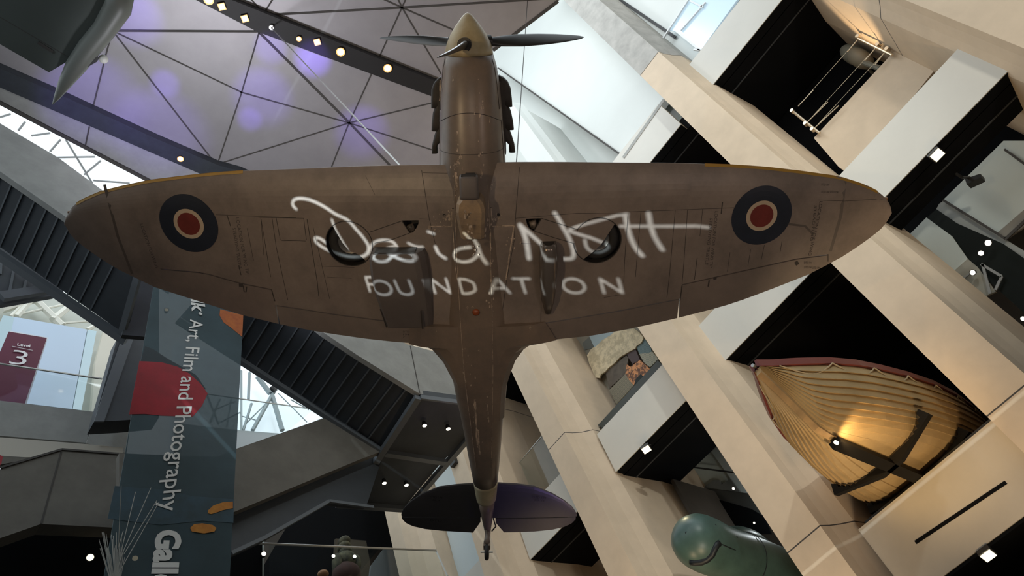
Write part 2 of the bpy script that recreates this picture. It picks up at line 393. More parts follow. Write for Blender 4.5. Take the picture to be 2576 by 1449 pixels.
# ---------------------------------------------------------------- left end: window, sign box, glass rails, balconies
m_far = mat('far_roof', (.62, .64, .58), .8, noise=.12, scale=1.0)
m_strut = mat('strut_grey', (.30, .36, .38), .5)
m_farbar = mat('far_roof_bar', (.9, .88, .78), .5)
struct(poly('wall_far_roof', [(-120, 690), (134, 720), (330, 830), (300, 1080), (-120, 1080)], 1, 17, .2, m_far))
ft = thing('roof_lattice', 'cream steel lattice roof bars behind the level sign window', 'roof lattice', at(130, 800, 1, 16.6))
for a, b, wd in (((0, 860), (390, 735), .30), ((390, 735), (200, 950), .18), ((430, 740), (760, 1060), .22), ((640, 990), (850, 820), .22), ((240, 920), (790, 800), .07), ((760, 1030), (1150, 1000), .08), ((1060, 1110), (1190, 1040), .14), ((0, 790), (380, 720), .08), ((300, 780), (130, 950), .12)):
    A, B = Z('r1', a, b); MB().tube([at(*A, 1, 16.6), at(*B, 1, 16.6)], wd / 2, 6).obj('bar', m_farbar, ft)
struct(poly('column_cream', Z('r1', (1260, 1110), (1500, 1210), (1180, 2300), (1100, 2250), (1160, 1500)), 1, 16.3, .2, mat('cream_post', (.72, .68, .58), .7)))
sb = thing('lift_enclosure', 'pale blue lit glass box standing behind the level sign', 'glass box', at(120, 930, 1, 15))
m_blue = mat('pale_blue_panel', (.55, .68, .85), .4)
poly('panel', [(8, 793), (36, 797), (-10, 1010), (-60, 1000), (-40, 900)], 1, 15, .1, mat('pale_glass_panel', (.5, .66, .72), .3), sb)
poly('panel', [(36, 797), (219, 829), (181, 1029), (-10, 1006)], 1, 15, .1, m_blue, sb)
poly('panel', [(221, 829), (243, 833), (205, 1032), (183, 1029)], 1, 15, .1, mat('pale_glass_edge', (.58, .76, .84), .3), sb)
sg = thing('level_sign', 'dark red Level 3 sign on white backing at far left', 'sign', at(60, 920, 1, 14))
poly('backing', [(26, 832), (121, 849), (40, 1100), (-80, 1070)], 1, 14.06, .04, mat('sign_backing', (.75, .78, .85), .5), sg)
poly('sign_panel', [(22, 834), (118, 850), (34, 1100), (-80, 1070)], 1, 14, .05, mat('sign_red', (.13, .018, .045), .5, spec=.2), sg)

FONT = {}
def text_mesh(s, bold=0.0, spacing=1.0):
    c = bpy.data.curves.new('t', 'FONT'); c.body = s; c.size = 1; c.offset = bold; c.space_character = spacing; c.resolution_u = 3
    o = bpy.data.objects.new('t', c); COL.objects.link(o)
    dg = bpy.context.evaluated_depsgraph_get(); dg.update()
    me = bpy.data.meshes.new_from_object(o.evaluated_get(dg)); bpy.data.objects.remove(o)
    V = np.array([v.co[:] for v in me.vertices]); F = [list(p.vertices) for p in me.polygons]; bpy.data.meshes.remove(me)
    return V, F
def text_on(s, p0, p1, ptop, conv, bold=0.0, off=(0, 0, 0), spacing=1.0, topy=None):
    """text from baseline start p0 to baseline end p1, cap top at ptop; conv maps pixel to 3D"""
    V, F = text_mesh(s, bold, spacing); a, b, c = [np.array(conv(*p)) for p in (p0, p1, ptop)]
    x0, x1 = V[:, 0].min(), V[:, 0].max(); yt = topy or .70
    W = [a + (b - a) * ((v[0] - x0) / (x1 - x0)) + (c - a) * (v[1] / yt) + np.array(off) for v in V]
    return W, F
m_signw = mat('sign_lettering', (.85, .82, .84), .5)
cv = lambda u, v: at(u, v, 1, 13.97)
W, F = text_on('Level', Z('r1', (208, 1300))[0], Z('r1', (365, 1322))[0], Z('r1', (215, 1268))[0], cv, .02); mk('lettering', W, F, m_signw, sg)
W, F = text_on('3', Z('q1', (42, 415))[0], Z('q1', (122, 425))[0], Z('q1', (66, 345))[0], cv, -.008); mk('numeral', W, F, m_signw, sg)
mb = MB(); seg(mb, *Z('r1', (145, 1312), (395, 1362)), 1, 13.98, .012, .01); mb.obj('rule', m_signw, sg)
def glassrail(label, pane, rail, ax, val, wd=.05):
    t = thing('glass_balustrade', label, 'balustrade', at(*pane[0], ax, val))
    poly('pane', pane, ax, val, .012, m_glass, t)
    for a, b in rail:
        MB().tube([at(*a, ax, val), at(*b, ax, val)], wd / 2, 6).obj('handrail', m_steel, t)
    return t
glassrail('clear glass balustrade in front of the level sign', [(-60, 908), (0, 915), (257, 953), (235, 1036), (0, 1008), (-60, 1000)], [((-60, 908), (0, 915)), ((0, 915), (257, 953))], 1, 13.2)
struct(poly('wall_parapet', [(-60, 1001), (0, 1008), (237, 1036), (217, 1114), (0, 1096), (-60, 1090)], 1, 13.1, .3, m_conc))
struct(poly('wall_beside_parapet', [(239, 1059), (330, 1056), (318, 1140), (217, 1115)], 1, 13.0, .3, m_conc))
struct(poly('trim_15', [(-60, 1095), (0, 1100), (217, 1117), (310, 1126), (308, 1150), (0, 1150), (-60, 1150)], 1, 12.7, .3, mat('ledge_cream', (.55, .52, .45), .7)))
struct(poly('trim_16', [(-60, 1140), (0, 1146), (90, 1152), (-60, 1180)], 1, 12.6, .1, m_concd))
struct(poly('wall_balcony', [(-60, 1198), (0, 1180), (155, 1133), (330, 1147), (330, 1330), (262, 1326), (103, 1318), (0, 1354), (-60, 1375)], 1, 11.8, .3, m_concd))
mb = MB(); seg(mb, (155, 1133), (103, 1318), 1, 11.8, .025, .01); seg(mb, (0, 1178), (155, 1132), 1, 11.8, .04, .03); seg(mb, (155, 1132), (320, 1145), 1, 11.8, .04, .03)
struct(mb.obj('trim_17', m_seam))
struct(poly('ceiling_left_gallery', [(-80, 1370), (0, 1350), (103, 1314), (262, 1322), (660, 1350), (660, 1560), (-80, 1560)], 1, 12.6, .3, m_black))
downlight(227, 1402, 1, 12.3, .06, 'warm spot lamp in black gallery left of the banner', 'lamps left of the banner', aim=(-.2, -.9, -.3))
tag(poly('fire_sign', Z('q1', (0, 860), (14, 868), (6, 905), (0, 908), (-30, 905), (-30, 860)), 1, 12.4, .05, mat('red_box', (.35, .02, .03), .5)), 'small red sign fragment at far left edge above balcony', 'sign')

# bright window right of the banner
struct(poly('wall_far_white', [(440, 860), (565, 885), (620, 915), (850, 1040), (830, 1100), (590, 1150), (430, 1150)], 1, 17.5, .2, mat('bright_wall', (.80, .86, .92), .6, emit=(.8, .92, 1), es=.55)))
br = thing('roof_lattice', 'grey steel struts in the bright triangular window right of banner', 'roof lattice', at(700, 1000, 1, 17))
for a, b, wd in (((690, 450), (690, 840), .08), ((730, 460), (725, 590), .10), ((770, 480), (830, 560), .2), ((740, 610), (700, 740), .09), ((850, 550), (745, 740), .14), ((840, 570), (890, 740), .18), ((700, 720), (830, 590), .05), ((690, 670), (760, 690), .04), ((870, 560), (1010, 700), .04), ((930, 590), (1020, 640), .05), ((520, 560), (580, 710), .07), ((585, 590), (540, 700), .07), ((560, 640), (660, 600), .05), ((640, 590), (620, 720), .06), ((590, 700), (690, 650), .05)):
    A, B = Z('q2', a, b); MB().tube([at(*A, 1, 17), at(*B, 1, 17)], wd / 2, 6).obj('strut', m_strut, br)
glassrail('clear glass balustrade with steel rail across the bright triangular window', Z('q2', (515, 560), (1040, 640), (900, 755), (660, 735), (440, 705)), [tuple(Z('q2', (515, 562), (1030, 636)))], 1, 13.2, .04)
# hanging bird-like camera near the truss; this bracket tube is the camera
MB().tube(P3(Z('q2', (835, 530), (858, 550)), 1, 16.9), .09, 8).obj('bracket', m_housing, br)
struct(poly('wall_parapet', Z('q2', (380, 705), (660, 737), (900, 757), (1130, 660), (1130, 760), (660, 880), (380, 890)), 1, 13.25, .2, mat('parapet_cool_white', (.66, .72, .74), .6)))  # cool white parapet band below the glass pane

# ---------------------------------------------------------------- bottom centre gallery
struct(poly('wall_black_gallery', [(560, 1180), (1100, 1180), (1060, 1560), (560, 1560)], 1, 18.5, .2, m_black))
struct(poly('wall_white_panel', Z('r5', (-40, 640), (330, 465), (450, 400), (445, 1200), (-60, 1200)), 1, 12.9, .1, mat('panel_pale_green', (.62, .70, .67), .6)))
struct(poly('column_brown', Z('r5', (450, 400), (762, 240), (600, 500), (445, 770)), 1, 13.4, .1, m_brownw))
glassrail('long glass balustrade below the tailplane in front of dark gallery', Z('r5', (330, 467), (2776, 570), (2960, 1100), (525, 1200), (520, 480)), [tuple(Z('r5', (310, 466), (2776, 562))), tuple(Z('r5', (2776, 562), (2930, 907)))], 1, 12.3, .05)
# exhibit: padded suit figure
fg = thing('padded_suit_exhibit', 'khaki padded suit exhibit with rust base in black gallery below the tail', 'exhibit', at(870, 1440, 1, 16))
m_kh = mat('khaki_pad', (.11, .10, .05), .8, col2=(.015, .014, .01), scale=4)
m_ru = mat('rust_cloth', (.055, .018, .012), .8, noise=.4, scale=3)
def blob(mb, u, v, Y, rx, rz, ry=None, mi=0, n=10):
    c = at(u, v, 1, Y); ry = ry or rx; rings = []
    for i in range(n + 1):
        ph = math.pi * i / n; rings.append([(c[0] + rx * math.sin(ph) * math.cos(t) + 1e-5 * math.cos(t), c[1] + ry * math.sin(ph) * math.sin(t) + 1e-5 * math.sin(t), c[2] - rz * math.cos(ph)) for t in [2 * math.pi * q / 14 for q in range(14)]])
    mb.loft(rings, True, mi); return mb
mb = MB(); 
for (u, v, rx, rz) in ((1530, 450, .22, .16), (1530, 520, .23, .15), (1550, 590, .24, .16)): blob(mb, *Z('r5', (u, v))[0], 16, rx * .8, rz, .25)
mb.obj('head_pad', m_kh, fg, True)
mb = MB(); blob(mb, *Z('r5', (1560, 700))[0], 16, .30, .3, .3); blob(mb, *Z('r5', (1440, 740))[0], 16, .14, .32, .2); blob(mb, *Z('r5', (1690, 740))[0], 16, .14, .3, .2); mb.obj('torso', m_kh, fg, True)
mb = MB(); blob(mb, *Z('r5', (1570, 880))[0], 16, .42, .35, .35); mb.obj('skirt', m_ru, fg, True)
mb = MB(); blob(mb, *Z('r5', (1250, 880))[0], 15.9, .16, .1, .15); mb.obj('sleeve', mat('tan_leather', (.30, .14, .06), .6), fg, True)
struct(poly('wall_display_back', Z('r5', (1420, 400), (1830, 430), (1880, 700), (1900, 1000), (1380, 1000)), 1, 17.5, .1, mat('display_brown', (.045, .035, .02), .7)))
for i, (x, y) in enumerate(((1390, 636), (1675, 642))):
    downlight(*Z('r5', (x, y))[0], 1, 15.2, .05, 'tiny lamp %s the khaki padded suit exhibit' % ('left of' if i == 0 else 'right of'), 'lamps flanking the padded suit', glow=m_bulbw, aim=(-.3, -.9, -.1))
downlight(*Z('r5', (450, 605))[0], 1, 12.5, .05, 'small white lamp on edge of pale green panel', 'panel lamp', glow=m_bulbw, aim=(-.3, -.9, -.1))
struct(poly('wall_grey_slope', Z('r5', (2060, 545), (2350, 545), (2420, 1000), (1870, 1000), (1900, 760)), 1, 17.0, .1, mat('slope_grey', (.10, .115, .12), .7)))
# flank wall between the last fins
struct(MB().box((13.2, 11.9, 9), (13.4, 14.7, 17.2)).obj('wall_between_fins', mat('cool_white', (.60, .67, .68), .6, noise=.05, scale=.6)))
struct(MB().box((15.2, 8.4, 12.4), (15.4, 12.6, 17.2)).obj('wall_bay_grey', mat('bay_grey', (.33, .34, .33), .6, noise=.1, scale=.5)))
glassrail('glass balustrade edge with thin rail between the fins above tailplane', Z('q3', (1245, 590), (1360, 830), (1280, 910), (1050, 880), (1045, 830)), [tuple(Z('q3', (1250, 585), (1045, 830))), tuple(Z('q3', (1045, 830), (1048, 880)))], 0, 13.6, .03)
tag(MB().box(tuple(at(*Z('r7', (1060, 740))[0], 0, 12.0) - .12), tuple(at(*Z('r7', (1060, 740))[0], 0, 12.0) + .12)).obj('security_camera', m_housing), 'small dark camera bracket beside stair landing edge', 'camera')
# ---------------------------------------------------------------- hanging banner (Y = 7.5)
YN = 7.5
m_ban = mat('banner_cloth', (.065, .115, .14), .7, col2=(.045, .08, .095), scale=.9, noise=.3, alpha=.82)
bn = thing('hanging_banner', 'long semi-sheer teal exhibition banner with red and orange shapes under left wing', 'banner', at(430, 1000, 1, YN))
bt = np.array(at(390, 722, 1, YN)); bl_ = P3([(390, 700), (612, 700), (612, 793), (578, 1449), (574, 1560), (242, 1560), (262, 1449)], 1, YN)
MB().prism(bl_, (0, .015, 0)).obj('cloth', m_ban, bn)
m_br = mat('banner_red', (.42, .02, .035), .7, col2=(.30, .02, .03), scale=2.5, noise=.3)
m_bo = mat('banner_orange', (.60, .18, .03), .7, col2=(.42, .10, .03), scale=5, noise=.3)
m_bd = mat('banner_dark', (.03, .045, .055), .7)
m_bo2 = mat('banner_amber', (.72, .33, .05), .7, col2=(.5, .17, .03), scale=5, noise=.3)
m_bs = mat('banner_sea', (.06, .12, .17), .7, col2=(.045, .075, .085), scale=1.8, noise=.3)
def bpoly(nm, px, m, o=.004): MB().prism(P3(px, 1, YN - o), (0, .003, 0)).obj(nm, m, bn)
bpoly('dark_shape', Z('q2', (222, 330), (262, 345), (330, 390), (400, 430), (470, 470), (520, 540), (200, 410)), m_bd)
bpoly('red_shape', Z('q2', (195, 403), (300, 408), (380, 430), (440, 465), (490, 510), (527, 560), (500, 620), (455, 672), (400, 672), (300, 668), (220, 660), (145, 662)), m_br, .006)
bpoly('orange_shape', Z('q2', (588, 150), (700, 180), (695, 285), (640, 240), (605, 215), (585, 180)), m_bo)
bpoly('orange_shape', Z('q2', (650, 1086), (600, 1090), (555, 1105), (530, 1128), (528, 1143), (545, 1147), (575, 1138), (600, 1128), (650, 1118)), m_bo2, .009)
bpoly('orange_shape', Z('q2', (442, 1215), (460, 1197), (500, 1192), (550, 1200), (570, 1215), (560, 1232), (510, 1241), (450, 1232)), m_bo2, .009)
bpoly('sea_shape', Z('q2', (75, 1010), (200, 1020), (330, 1030), (450, 1060), (655, 1075), (652, 1190), (500, 1180), (300, 1200), (40, 1170)), m_bs)
m_let = mat('banner_letters', (.88, .90, .88), .6)
cb = lambda u, v: at(u, v, 1, YN - .012)
def btxt(s, a, b, c, nm, bold=0.0, topy=None):
    W, F = text_on(s, a, b, c, cb, bold, topy=topy); mk(nm, W, F, m_let, bn)
btxt('Art, Film and Photography', (479, 803), (404, 1288), (512, 806), 'lettering', .006)
btxt('lk', (481, 752), (484, 783), (514, 757), 'lettering', .03)
MB().tube([cb(504, 790), np.array(cb(504, 790)) - np.array([0, .01, 0])], .03, 12).obj('lettering_dot', m_let, bn)
btxt('Gallery', Z('q2', (285, 1222))[0], Z('q2', (235, 1650))[0], Z('q2', (398, 1226))[0], 'lettering', .045)
# reflection of cords in glass, modelled as a cone before the banner
cn = thing('cord_reflection', 'reflected fan of fine pale cords rising from a mesh funnel at banner foot', 'netting', at(300, 1420, 1, 7.3))
m_cord = mat('cord_pale', (.45, .45, .42), .7)
for a, b in (((575, 1330), (590, 1010)), ((575, 1330), (590, 1010)), ((570, 1330), (600, 1230)), ((590, 1330), (660, 1040)), ((600, 1330), (735, 1020)), ((605, 1340), (765, 1080)), ((560, 1449), (600, 1330)), ((575, 1440), (774, 1090))):
    A, B = Z('q1', a, b); MB().tube([at(*A, 1, 7.35), at(*B, 1, 7.35)], .004, 5).obj('cord', m_cord, cn)
for i in range(26):
    u = 482 + i * 5; A, B = Z('q1', (u, 1300 + random.uniform(-70, 60)), (535 + i * 2, 1470)); MB().tube([at(*A, 1, 7.35 + random.uniform(-.05, .05)), at(*B, 1, 7.35)], .003, 4).obj('mesh_strand', m_cord, cn)
for i, (u, v) in enumerate(((419, 779), (360, 954), (444, 960), (340, 1404))):
    downlight(u, v, 1, 8.45, .035, 'pinpoint warm lamp showing through the banner, %s' % ['near its top', 'left one over the red shape', 'right one over the red shape', 'near the cord cone'][i], 'lamps behind the banner', aim=(-.2, -.95, -.2))

# ---------------------------------------------------------------- right wall bays
struct(MB().box((15.3, -4.2, 11.7), (15.5, .25, 18.2)).obj('wall_dark_bay', m_black))
struct(MB().box((17.35, .6, 6.7), (17.55, 4.4, 11.3)).obj('wall_boat_bay', m_black))
struct(MB().box((16.9, 4.2, 4), (17.1, 9.0, 11.1)).obj('wall_brown_bay', m_brownw))
struct(MB().box((14.3, 7.47, 4), (16.9, 7.56, 11.1)).obj('wall_shade_flank', m_brownw))  # brown sheet over the fin flank; its unlit depth painted in
struct(MB().box((14.3, 4.2, 11.7), (14.5, 8.6, 17.7)).obj('wall_mural_bay', mat('mural_wall', (.36, .33, .26), .7, noise=.12, scale=.8)))
def flat(nm, k, pts, X, m, lab=None, cat='wall', th=.05, par=None):
    return poly(nm, Z(k, *pts), 0, X, th, m, par)
# mural
mu = thing('mural', 'wall mural of torn pale cloth above orange and grey buildings behind the wing', 'mural', at(*Z('r2', (900, 700))[0], 0, 14.1))
def checker(name, c1, c2, sc):
    m = mat(name, c1, .7); nt = m.node_tree; b = nt.nodes['Principled BSDF']
    tc = nt.nodes.new('ShaderNodeTexCoord'); n = nt.nodes.new('ShaderNodeTexBrick'); mp = nt.nodes.new('ShaderNodeMapping')
    mp.inputs['Rotation'].default_value = (0, math.pi / 2, math.pi / 2)
    nt.links.new(tc.outputs['Object'], mp.inputs[0]); nt.links.new(mp.outputs[0], n.inputs[0])
    n.offset = 0; n.inputs['Scale'].default_value = sc; n.inputs['Color1'].default_value = (*c1, 1); n.inputs['Color2'].default_value = (*c1, 1); n.inputs['Mortar'].default_value = (*c2, 1)
    n.inputs['Mortar Size'].default_value = .035; n.inputs['Brick Width'].default_value = .2; n.inputs['Row Height'].default_value = .22
    nt.links.new(n.outputs[0], b.inputs['Base Color']); return m
flat('sky', 'r2', ((530, 340), (820, 250), (900, 300), (600, 500)), 14.10, mat('mural_sky', (.42, .52, .55), .7), par=mu)
flat('cloth', 'r2', ((500, 590), (560, 500), (620, 470), (700, 390), (800, 330), (860, 280), (1110, 240), (1180, 290), (1235, 360), (1210, 420), (1140, 470), (1130, 500), (1070, 530), (1000, 570), (930, 610), (870, 680), (780, 750), (740, 800), (680, 840), (665, 885), (620, 880), (590, 840), (550, 740), (530, 700)), 14.06, mat('mural_cloth', (.80, .68, .46), .7, col2=(.55, .46, .30), scale=5, noise=.3, thr=(.42, .58)), par=mu)
flat('blue_building', 'r2', ((1140, 470), (1235, 360), (1330, 490), (1340, 540), (1230, 600), (1180, 570)), 14.10, checker('mural_blue', (.10, .16, .17), (.2, .27, .27), 6), par=mu)
flat('dark_building', 'r2', ((1010, 560), (1130, 510), (1190, 650), (1090, 700), (1040, 620)), 14.10, mat('mural_plum', (.10, .07, .07), .7), par=mu)
flat('grid_building', 'r2', ((1180, 570), (1290, 560), (1350, 540), (1425, 640), (1320, 745), (1240, 680)), 14.09, checker('mural_grid', (.22, .25, .22), (.55, .5, .36), 6), par=mu)
flat('orange_building', 'r2', ((1010, 700), (1060, 740), (1190, 650), (1320, 770), (1110, 980), (1040, 900), (1000, 830)), 14.08, mat('mural_orange', (.85, .38, .16), .7, col2=(.18, .09, .06), scale=9, noise=.3, thr=(.45, .55)), par=mu)
flat('brown_wall', 'r2', ((740, 800), (1010, 590), (1040, 620), (1000, 830), (820, 990), (790, 1040)), 14.11, mat('mural_brown', (.16, .13, .10), .7, noise=.3, scale=6), par=mu)
flat('ruined_building', 'r2', ((790, 1040), (1000, 830), (1110, 980), (880, 1230), (830, 1120)), 14.10, checker('mural_ruin', (.10, .11, .08), (.42, .36, .26), 7), par=mu)
flat('dark_window', 'r2', ((1110, 980), (1140, 890), (1200, 830), (1225, 860), (1180, 920)), 14.07, mat('mural_black', (.02, .03, .03), .7), par=mu)
tag(poly('dark_ledge', Z('r2', (640, 1500), (1420, 655), (1485, 720), (750, 1560)), 0, 12.95, .2, mat('ledge_green_black', (.05, .055, .045), .5)), 'dark green ledge strip between the mural and white parapet below', 'ledge')
struct(flat('wall_seam', 'r2', ((440, 430), (540, 340), (590, 490), (470, 520)), 14.28, mat('grey_patch', (.2, .21, .19), .7)))
# brown bay (lower, with the submarine)
m_gg = mat('room_pale_green', (.42, .48, .46), .6, noise=.08, scale=.8)
struct(flat('wall_room_pale', 'r6', ((1390, 445), (1440, 430), (1900, 1110), (1740, 1090), (1150, 1025), (990, 780), (1330, 500)), 16.2, m_gg))
struct(flat('wall_room_white', 'r6', ((1390, 445), (1440, 430), (1900, 1110), (1740, 1090), (1600, 880), (1330, 500)), 16.15, mat('room_white', (.55, .62, .63), .6)))
struct(flat('trim_18', 'r6', ((985, 785), (1010, 780), (1160, 1028), (1135, 1028)), 16.1, m_gg))
mb = MB(); A, B = Z('r6', (1060, 725), (1650, 803)); mb.tube([at(*A, 0, 15.8), at(*B, 0, 15.8)], .025, 6); tag(mb.obj('handrail', m_housing), 'thin dark rail across the pale room behind second fin', 'rail')
struct(flat('wall_room_dark', 'r6', ((1220, 1020), (1350, 915), (1440, 915), (1480, 980), (1600, 890), (1745, 1088), (1500, 1060)), 16.05, mat('room_dark_grey', (.14, .15, .145), .6)))  # dark grey patch on the pale room wall
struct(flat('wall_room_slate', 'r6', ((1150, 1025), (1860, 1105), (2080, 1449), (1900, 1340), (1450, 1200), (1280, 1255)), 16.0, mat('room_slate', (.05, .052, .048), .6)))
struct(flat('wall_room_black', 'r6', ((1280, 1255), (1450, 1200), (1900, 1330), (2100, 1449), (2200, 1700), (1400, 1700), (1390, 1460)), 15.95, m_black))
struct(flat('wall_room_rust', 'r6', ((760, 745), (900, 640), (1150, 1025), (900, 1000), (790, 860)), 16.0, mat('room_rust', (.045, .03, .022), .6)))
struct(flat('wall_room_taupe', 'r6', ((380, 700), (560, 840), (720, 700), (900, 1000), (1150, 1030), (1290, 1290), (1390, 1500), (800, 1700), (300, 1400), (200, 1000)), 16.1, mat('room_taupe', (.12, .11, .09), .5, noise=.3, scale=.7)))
for k_, (x, y, r, lab) in enumerate(((1650, 1037, .035, 'on the dark steps of the pale room'), (915, 570, .03, 'upper of two at the rust coloured wall'), (905, 652, .03, 'lower of two at the rust coloured wall'))):
    downlight(*Z('r6', (x, y))[0], 0, 15.6, r, 'pinpoint white lamp ' + lab, 'pinpoint lamps in the submarine bay', glow=m_bulbw, aim=(-.95, 0, -.3))
for k_, (x, y, lab) in enumerate(((147, 917, 'left of the submarine nose'), (1197, 802, 'above the submarine tower'))):
    downlight(*Z('q6', (x, y))[0], 0, 14.9, .025, 'pinpoint white lamp ' + lab, 'pinpoint lamps in the submarine bay', glow=m_bulbw, aim=(-.95, 0, -.3))
# bay with the glimpse of white rooms (far right)
m_rw = mat('room_bright', (.60, .66, .62), .6, noise=.05, scale=.6)
struct(flat('wall_far_right_room', 'r4', ((530, 380), (930, -10), (1000, -80), (1400, -80), (1400, 330), (1159, 455), (945, 640)), 15.0, m_rw))
struct(flat('wall_far_right_strip', 'r4', ((945, 640), (1159, 455), (1400, 300), (1400, 420), (1159, 590), (1015, 685)), 15.0, mat('room_taupe_strip', (.26, .24, .20), .6)))
mb = MB()
for a, b, wd in (((535, 383), (1015, 680), .045), ((1015, 688), (1250, 470), .06), ((1010, -10), (1300, 200), .04)):
    A, B = Z('r4', a, b); seg(mb, A, B, 0, 14.95, wd)
struct(mb.obj('trim_19', m_seam))
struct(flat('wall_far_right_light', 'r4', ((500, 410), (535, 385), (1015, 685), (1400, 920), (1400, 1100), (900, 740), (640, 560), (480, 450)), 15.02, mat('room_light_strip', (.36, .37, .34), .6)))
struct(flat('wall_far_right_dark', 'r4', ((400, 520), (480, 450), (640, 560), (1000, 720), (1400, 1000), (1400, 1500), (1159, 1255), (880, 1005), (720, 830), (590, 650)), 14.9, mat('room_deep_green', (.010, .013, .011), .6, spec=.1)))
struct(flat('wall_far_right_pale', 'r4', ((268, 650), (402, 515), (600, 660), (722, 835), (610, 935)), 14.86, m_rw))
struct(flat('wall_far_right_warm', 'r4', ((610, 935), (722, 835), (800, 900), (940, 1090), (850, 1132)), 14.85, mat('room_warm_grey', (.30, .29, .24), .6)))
mb = MB()
for a, b in (((830, 880), (990, 975)), ((990, 975), (940, 1080)), ((840, 880), (900, 1110))):
    A, B = Z('r4', a, b); seg(mb, A, B, 0, 14.8, .05)
A, B = Z('r4', (680, 998), (745, 950)); seg(mb, A, B, 0, 14.8, .03)
struct(mb.obj('trim_20', m_grey))
for x, y, r, lab in ((880, 712, .06, 'uppermost of the three at the right edge, oblong'), (825, 792, .05, 'middle of the three at the right edge'), (760, 943, .05, 'lowest of the three at the right edge, with thin arm'), (1150, 1300, .04, 'on the warm lit fin flank at right edge')):
    downlight(*Z('r4', (x, y))[0], 0, 14.6, r, 'small warm lamp ' + lab, 'lamps seen through the right bay', glow=m_bulbw, aim=(-.9, .3, -.3))

def flood(px, X, label, face, size=.13, glow=None):
    """wall-washer flood lamp: box housing with a bright square face"""
    c = np.array(at(*px, 0, X)); t = thing('flood_lamp', label, 'lamp', c); d = np.array(face, float); d /= np.linalg.norm(d)
    a = np.cross(d, [0, 0, 1.]); a /= np.linalg.norm(a); b = np.cross(a, d); s = size
    q = [c + a * s * x + b * s * .8 * y for x, y in ((-1, -1), (1, -1), (1, 1), (-1, 1))]
    MB().prism([c + (p - c) * 1.15 - d * .01 for p in q], -d * s * 1.2).obj('housing', m_housing, t)
    MB().prism(q, d * .01).obj('lens', glow or m_bulb, t)
    MB().tube([c - d * s, c - d * s + np.array([.05, 0, .10]), c + np.array([.30, 0, .24])], .02, 6).obj('bracket', m_housing, t)
    return t
flood((2358, 390), 12.55, 'bright square flood lamp under black soffit by right wingtip', (-.6, 0, -.8), .10)
flood((1626, 1131), 12.5, 'bright round-looking flood lamp under parapet above the submarine', (-.5, -.2, -.85), .09)
flood((2486, 1398), 12.46, 'bright flood lamp under boat plinth at lower right corner', (-.6, 0, -.8), .085)
lamp('SPOT', 'boat_beam', (9.75, 2.45, 6.62), (13.2, 2.0, 7.5), 95, (1, .68, .32), .03, 70)
hg = thing('hanging_projector', 'black projector box hanging before the pale room right of wingtip', 'projector', at(2445, 450, 0, 14.2))
MB().prism(P3(Z('r4', (700, 215), (820, 175), (828, 205), (715, 258)), 0, 14.1), (.2, 0, 0)).obj('body', m_housing, hg)
MB().tube([at(*Z('r4', (735, 205))[0], 0, 14.15), at(*Z('r4', (680, 205))[0], 0, 13.70), np.array([13.70, at(*Z('r4', (680, 205))[0], 0, 13.70)[1], 11.17])], .03, 6).obj('bracket', m_housing, hg)

# ---------------------------------------------------------------- plinth of the boat
pl = thing('boat_plinth', 'pale plinth box with a dark slot carrying the wooden lifeboat', 'plinth', (12.6, 2.6, 5))
zt = 6.72
mb = MB().box((12.5, 1.0, 5.43), (16.6, 3.94, zt)); mb.obj('plinth_block', mat('plinth_paint', (.48, .44, .38), .7, noise=.08, scale=1.2), pl)
mb = MB(); seg(mb, (2303, 1365), (2531, 1213), 0, 12.5, .055, .005); mb.obj('slot', m_black, pl)
struct(MB().box((12.52, 1.0, 5.38), (16.5, 4.3, 5.425)).obj('ceiling_soffit', m_black))
struct(MB().box((14.4, .6, 0), (14.6, 4.4, 5.37)).obj('wall_under_plinth', m_black))

# ---------------------------------------------------------------- clinker lifeboat
bo = thing('lifeboat', 'varnished clinker wooden lifeboat with maroon gunwale cradled on the plinth', 'boat', (13.2, 2.62, 6.8))
m_wood = mat('boat_planks', (.44, .31, .15), .42, noise=.22, scale=2.0, bump=.03)
m_maroon = mat('boat_maroon', (.16, .035, .03), .35)
m_keel = mat('boat_keel', (.42, .26, .11), .5, noise=.3, scale=4)
m_rope = mat('boat_rope', (.40, .32, .20), .8)
YB0 = 2.62
def ip(x, T): return float(np.interp(x, [t[0] for t in T], [t[1] for t in T]))
HB = [(9.2, .02), (9.45, .14), (9.8, .34), (10.3, .60), (11, .85), (12, 1.06), (13, 1.18), (14, 1.21), (15, 1.14), (16, .92), (16.8, .5), (17.2, .05)]
KZ = [(9.2, 7.97), (9.3, 7.86), (9.42, 7.68), (9.54, 7.45), (9.63, 7.22), (9.74, 7.03), (9.95, 6.93), (10.8, 6.91), (14, 6.92), (15.6, 7.0), (16.6, 7.3), (17.2, 8.0)]
GZ = [(9.2, 8.08), (10, 8.02), (11, 7.96), (12, 7.93), (13, 7.93), (14.5, 7.95), (16, 8.02), (17.2, 8.15)]
NS = 11; xs = [9.2, 9.25, 9.3, 9.36, 9.42, 9.48, 9.54, 9.59, 9.63, 9.68, 9.74, 9.84, 10, 10.4, 10.9, 11.5, 12.2, 13, 13.8, 14.6, 15.4, 16.1, 16.7, 17.05, 17.2]
def hp(x, g, side, off=0):
    hb, kz, gz = ip(x, HB), ip(x, KZ), ip(x, GZ)
    full = min(1, hb / 1.0); e = .62 + .5 * (1 - full)
    y = hb * math.sin(math.pi / 2 * g) ** (e - .08 * full); z = kz + (gz - kz) * g ** (1.15 + 1.1 * full)
    return (x, YB0 + side * (y + off * .8 + .0), z - off * .45 * (1 - g))
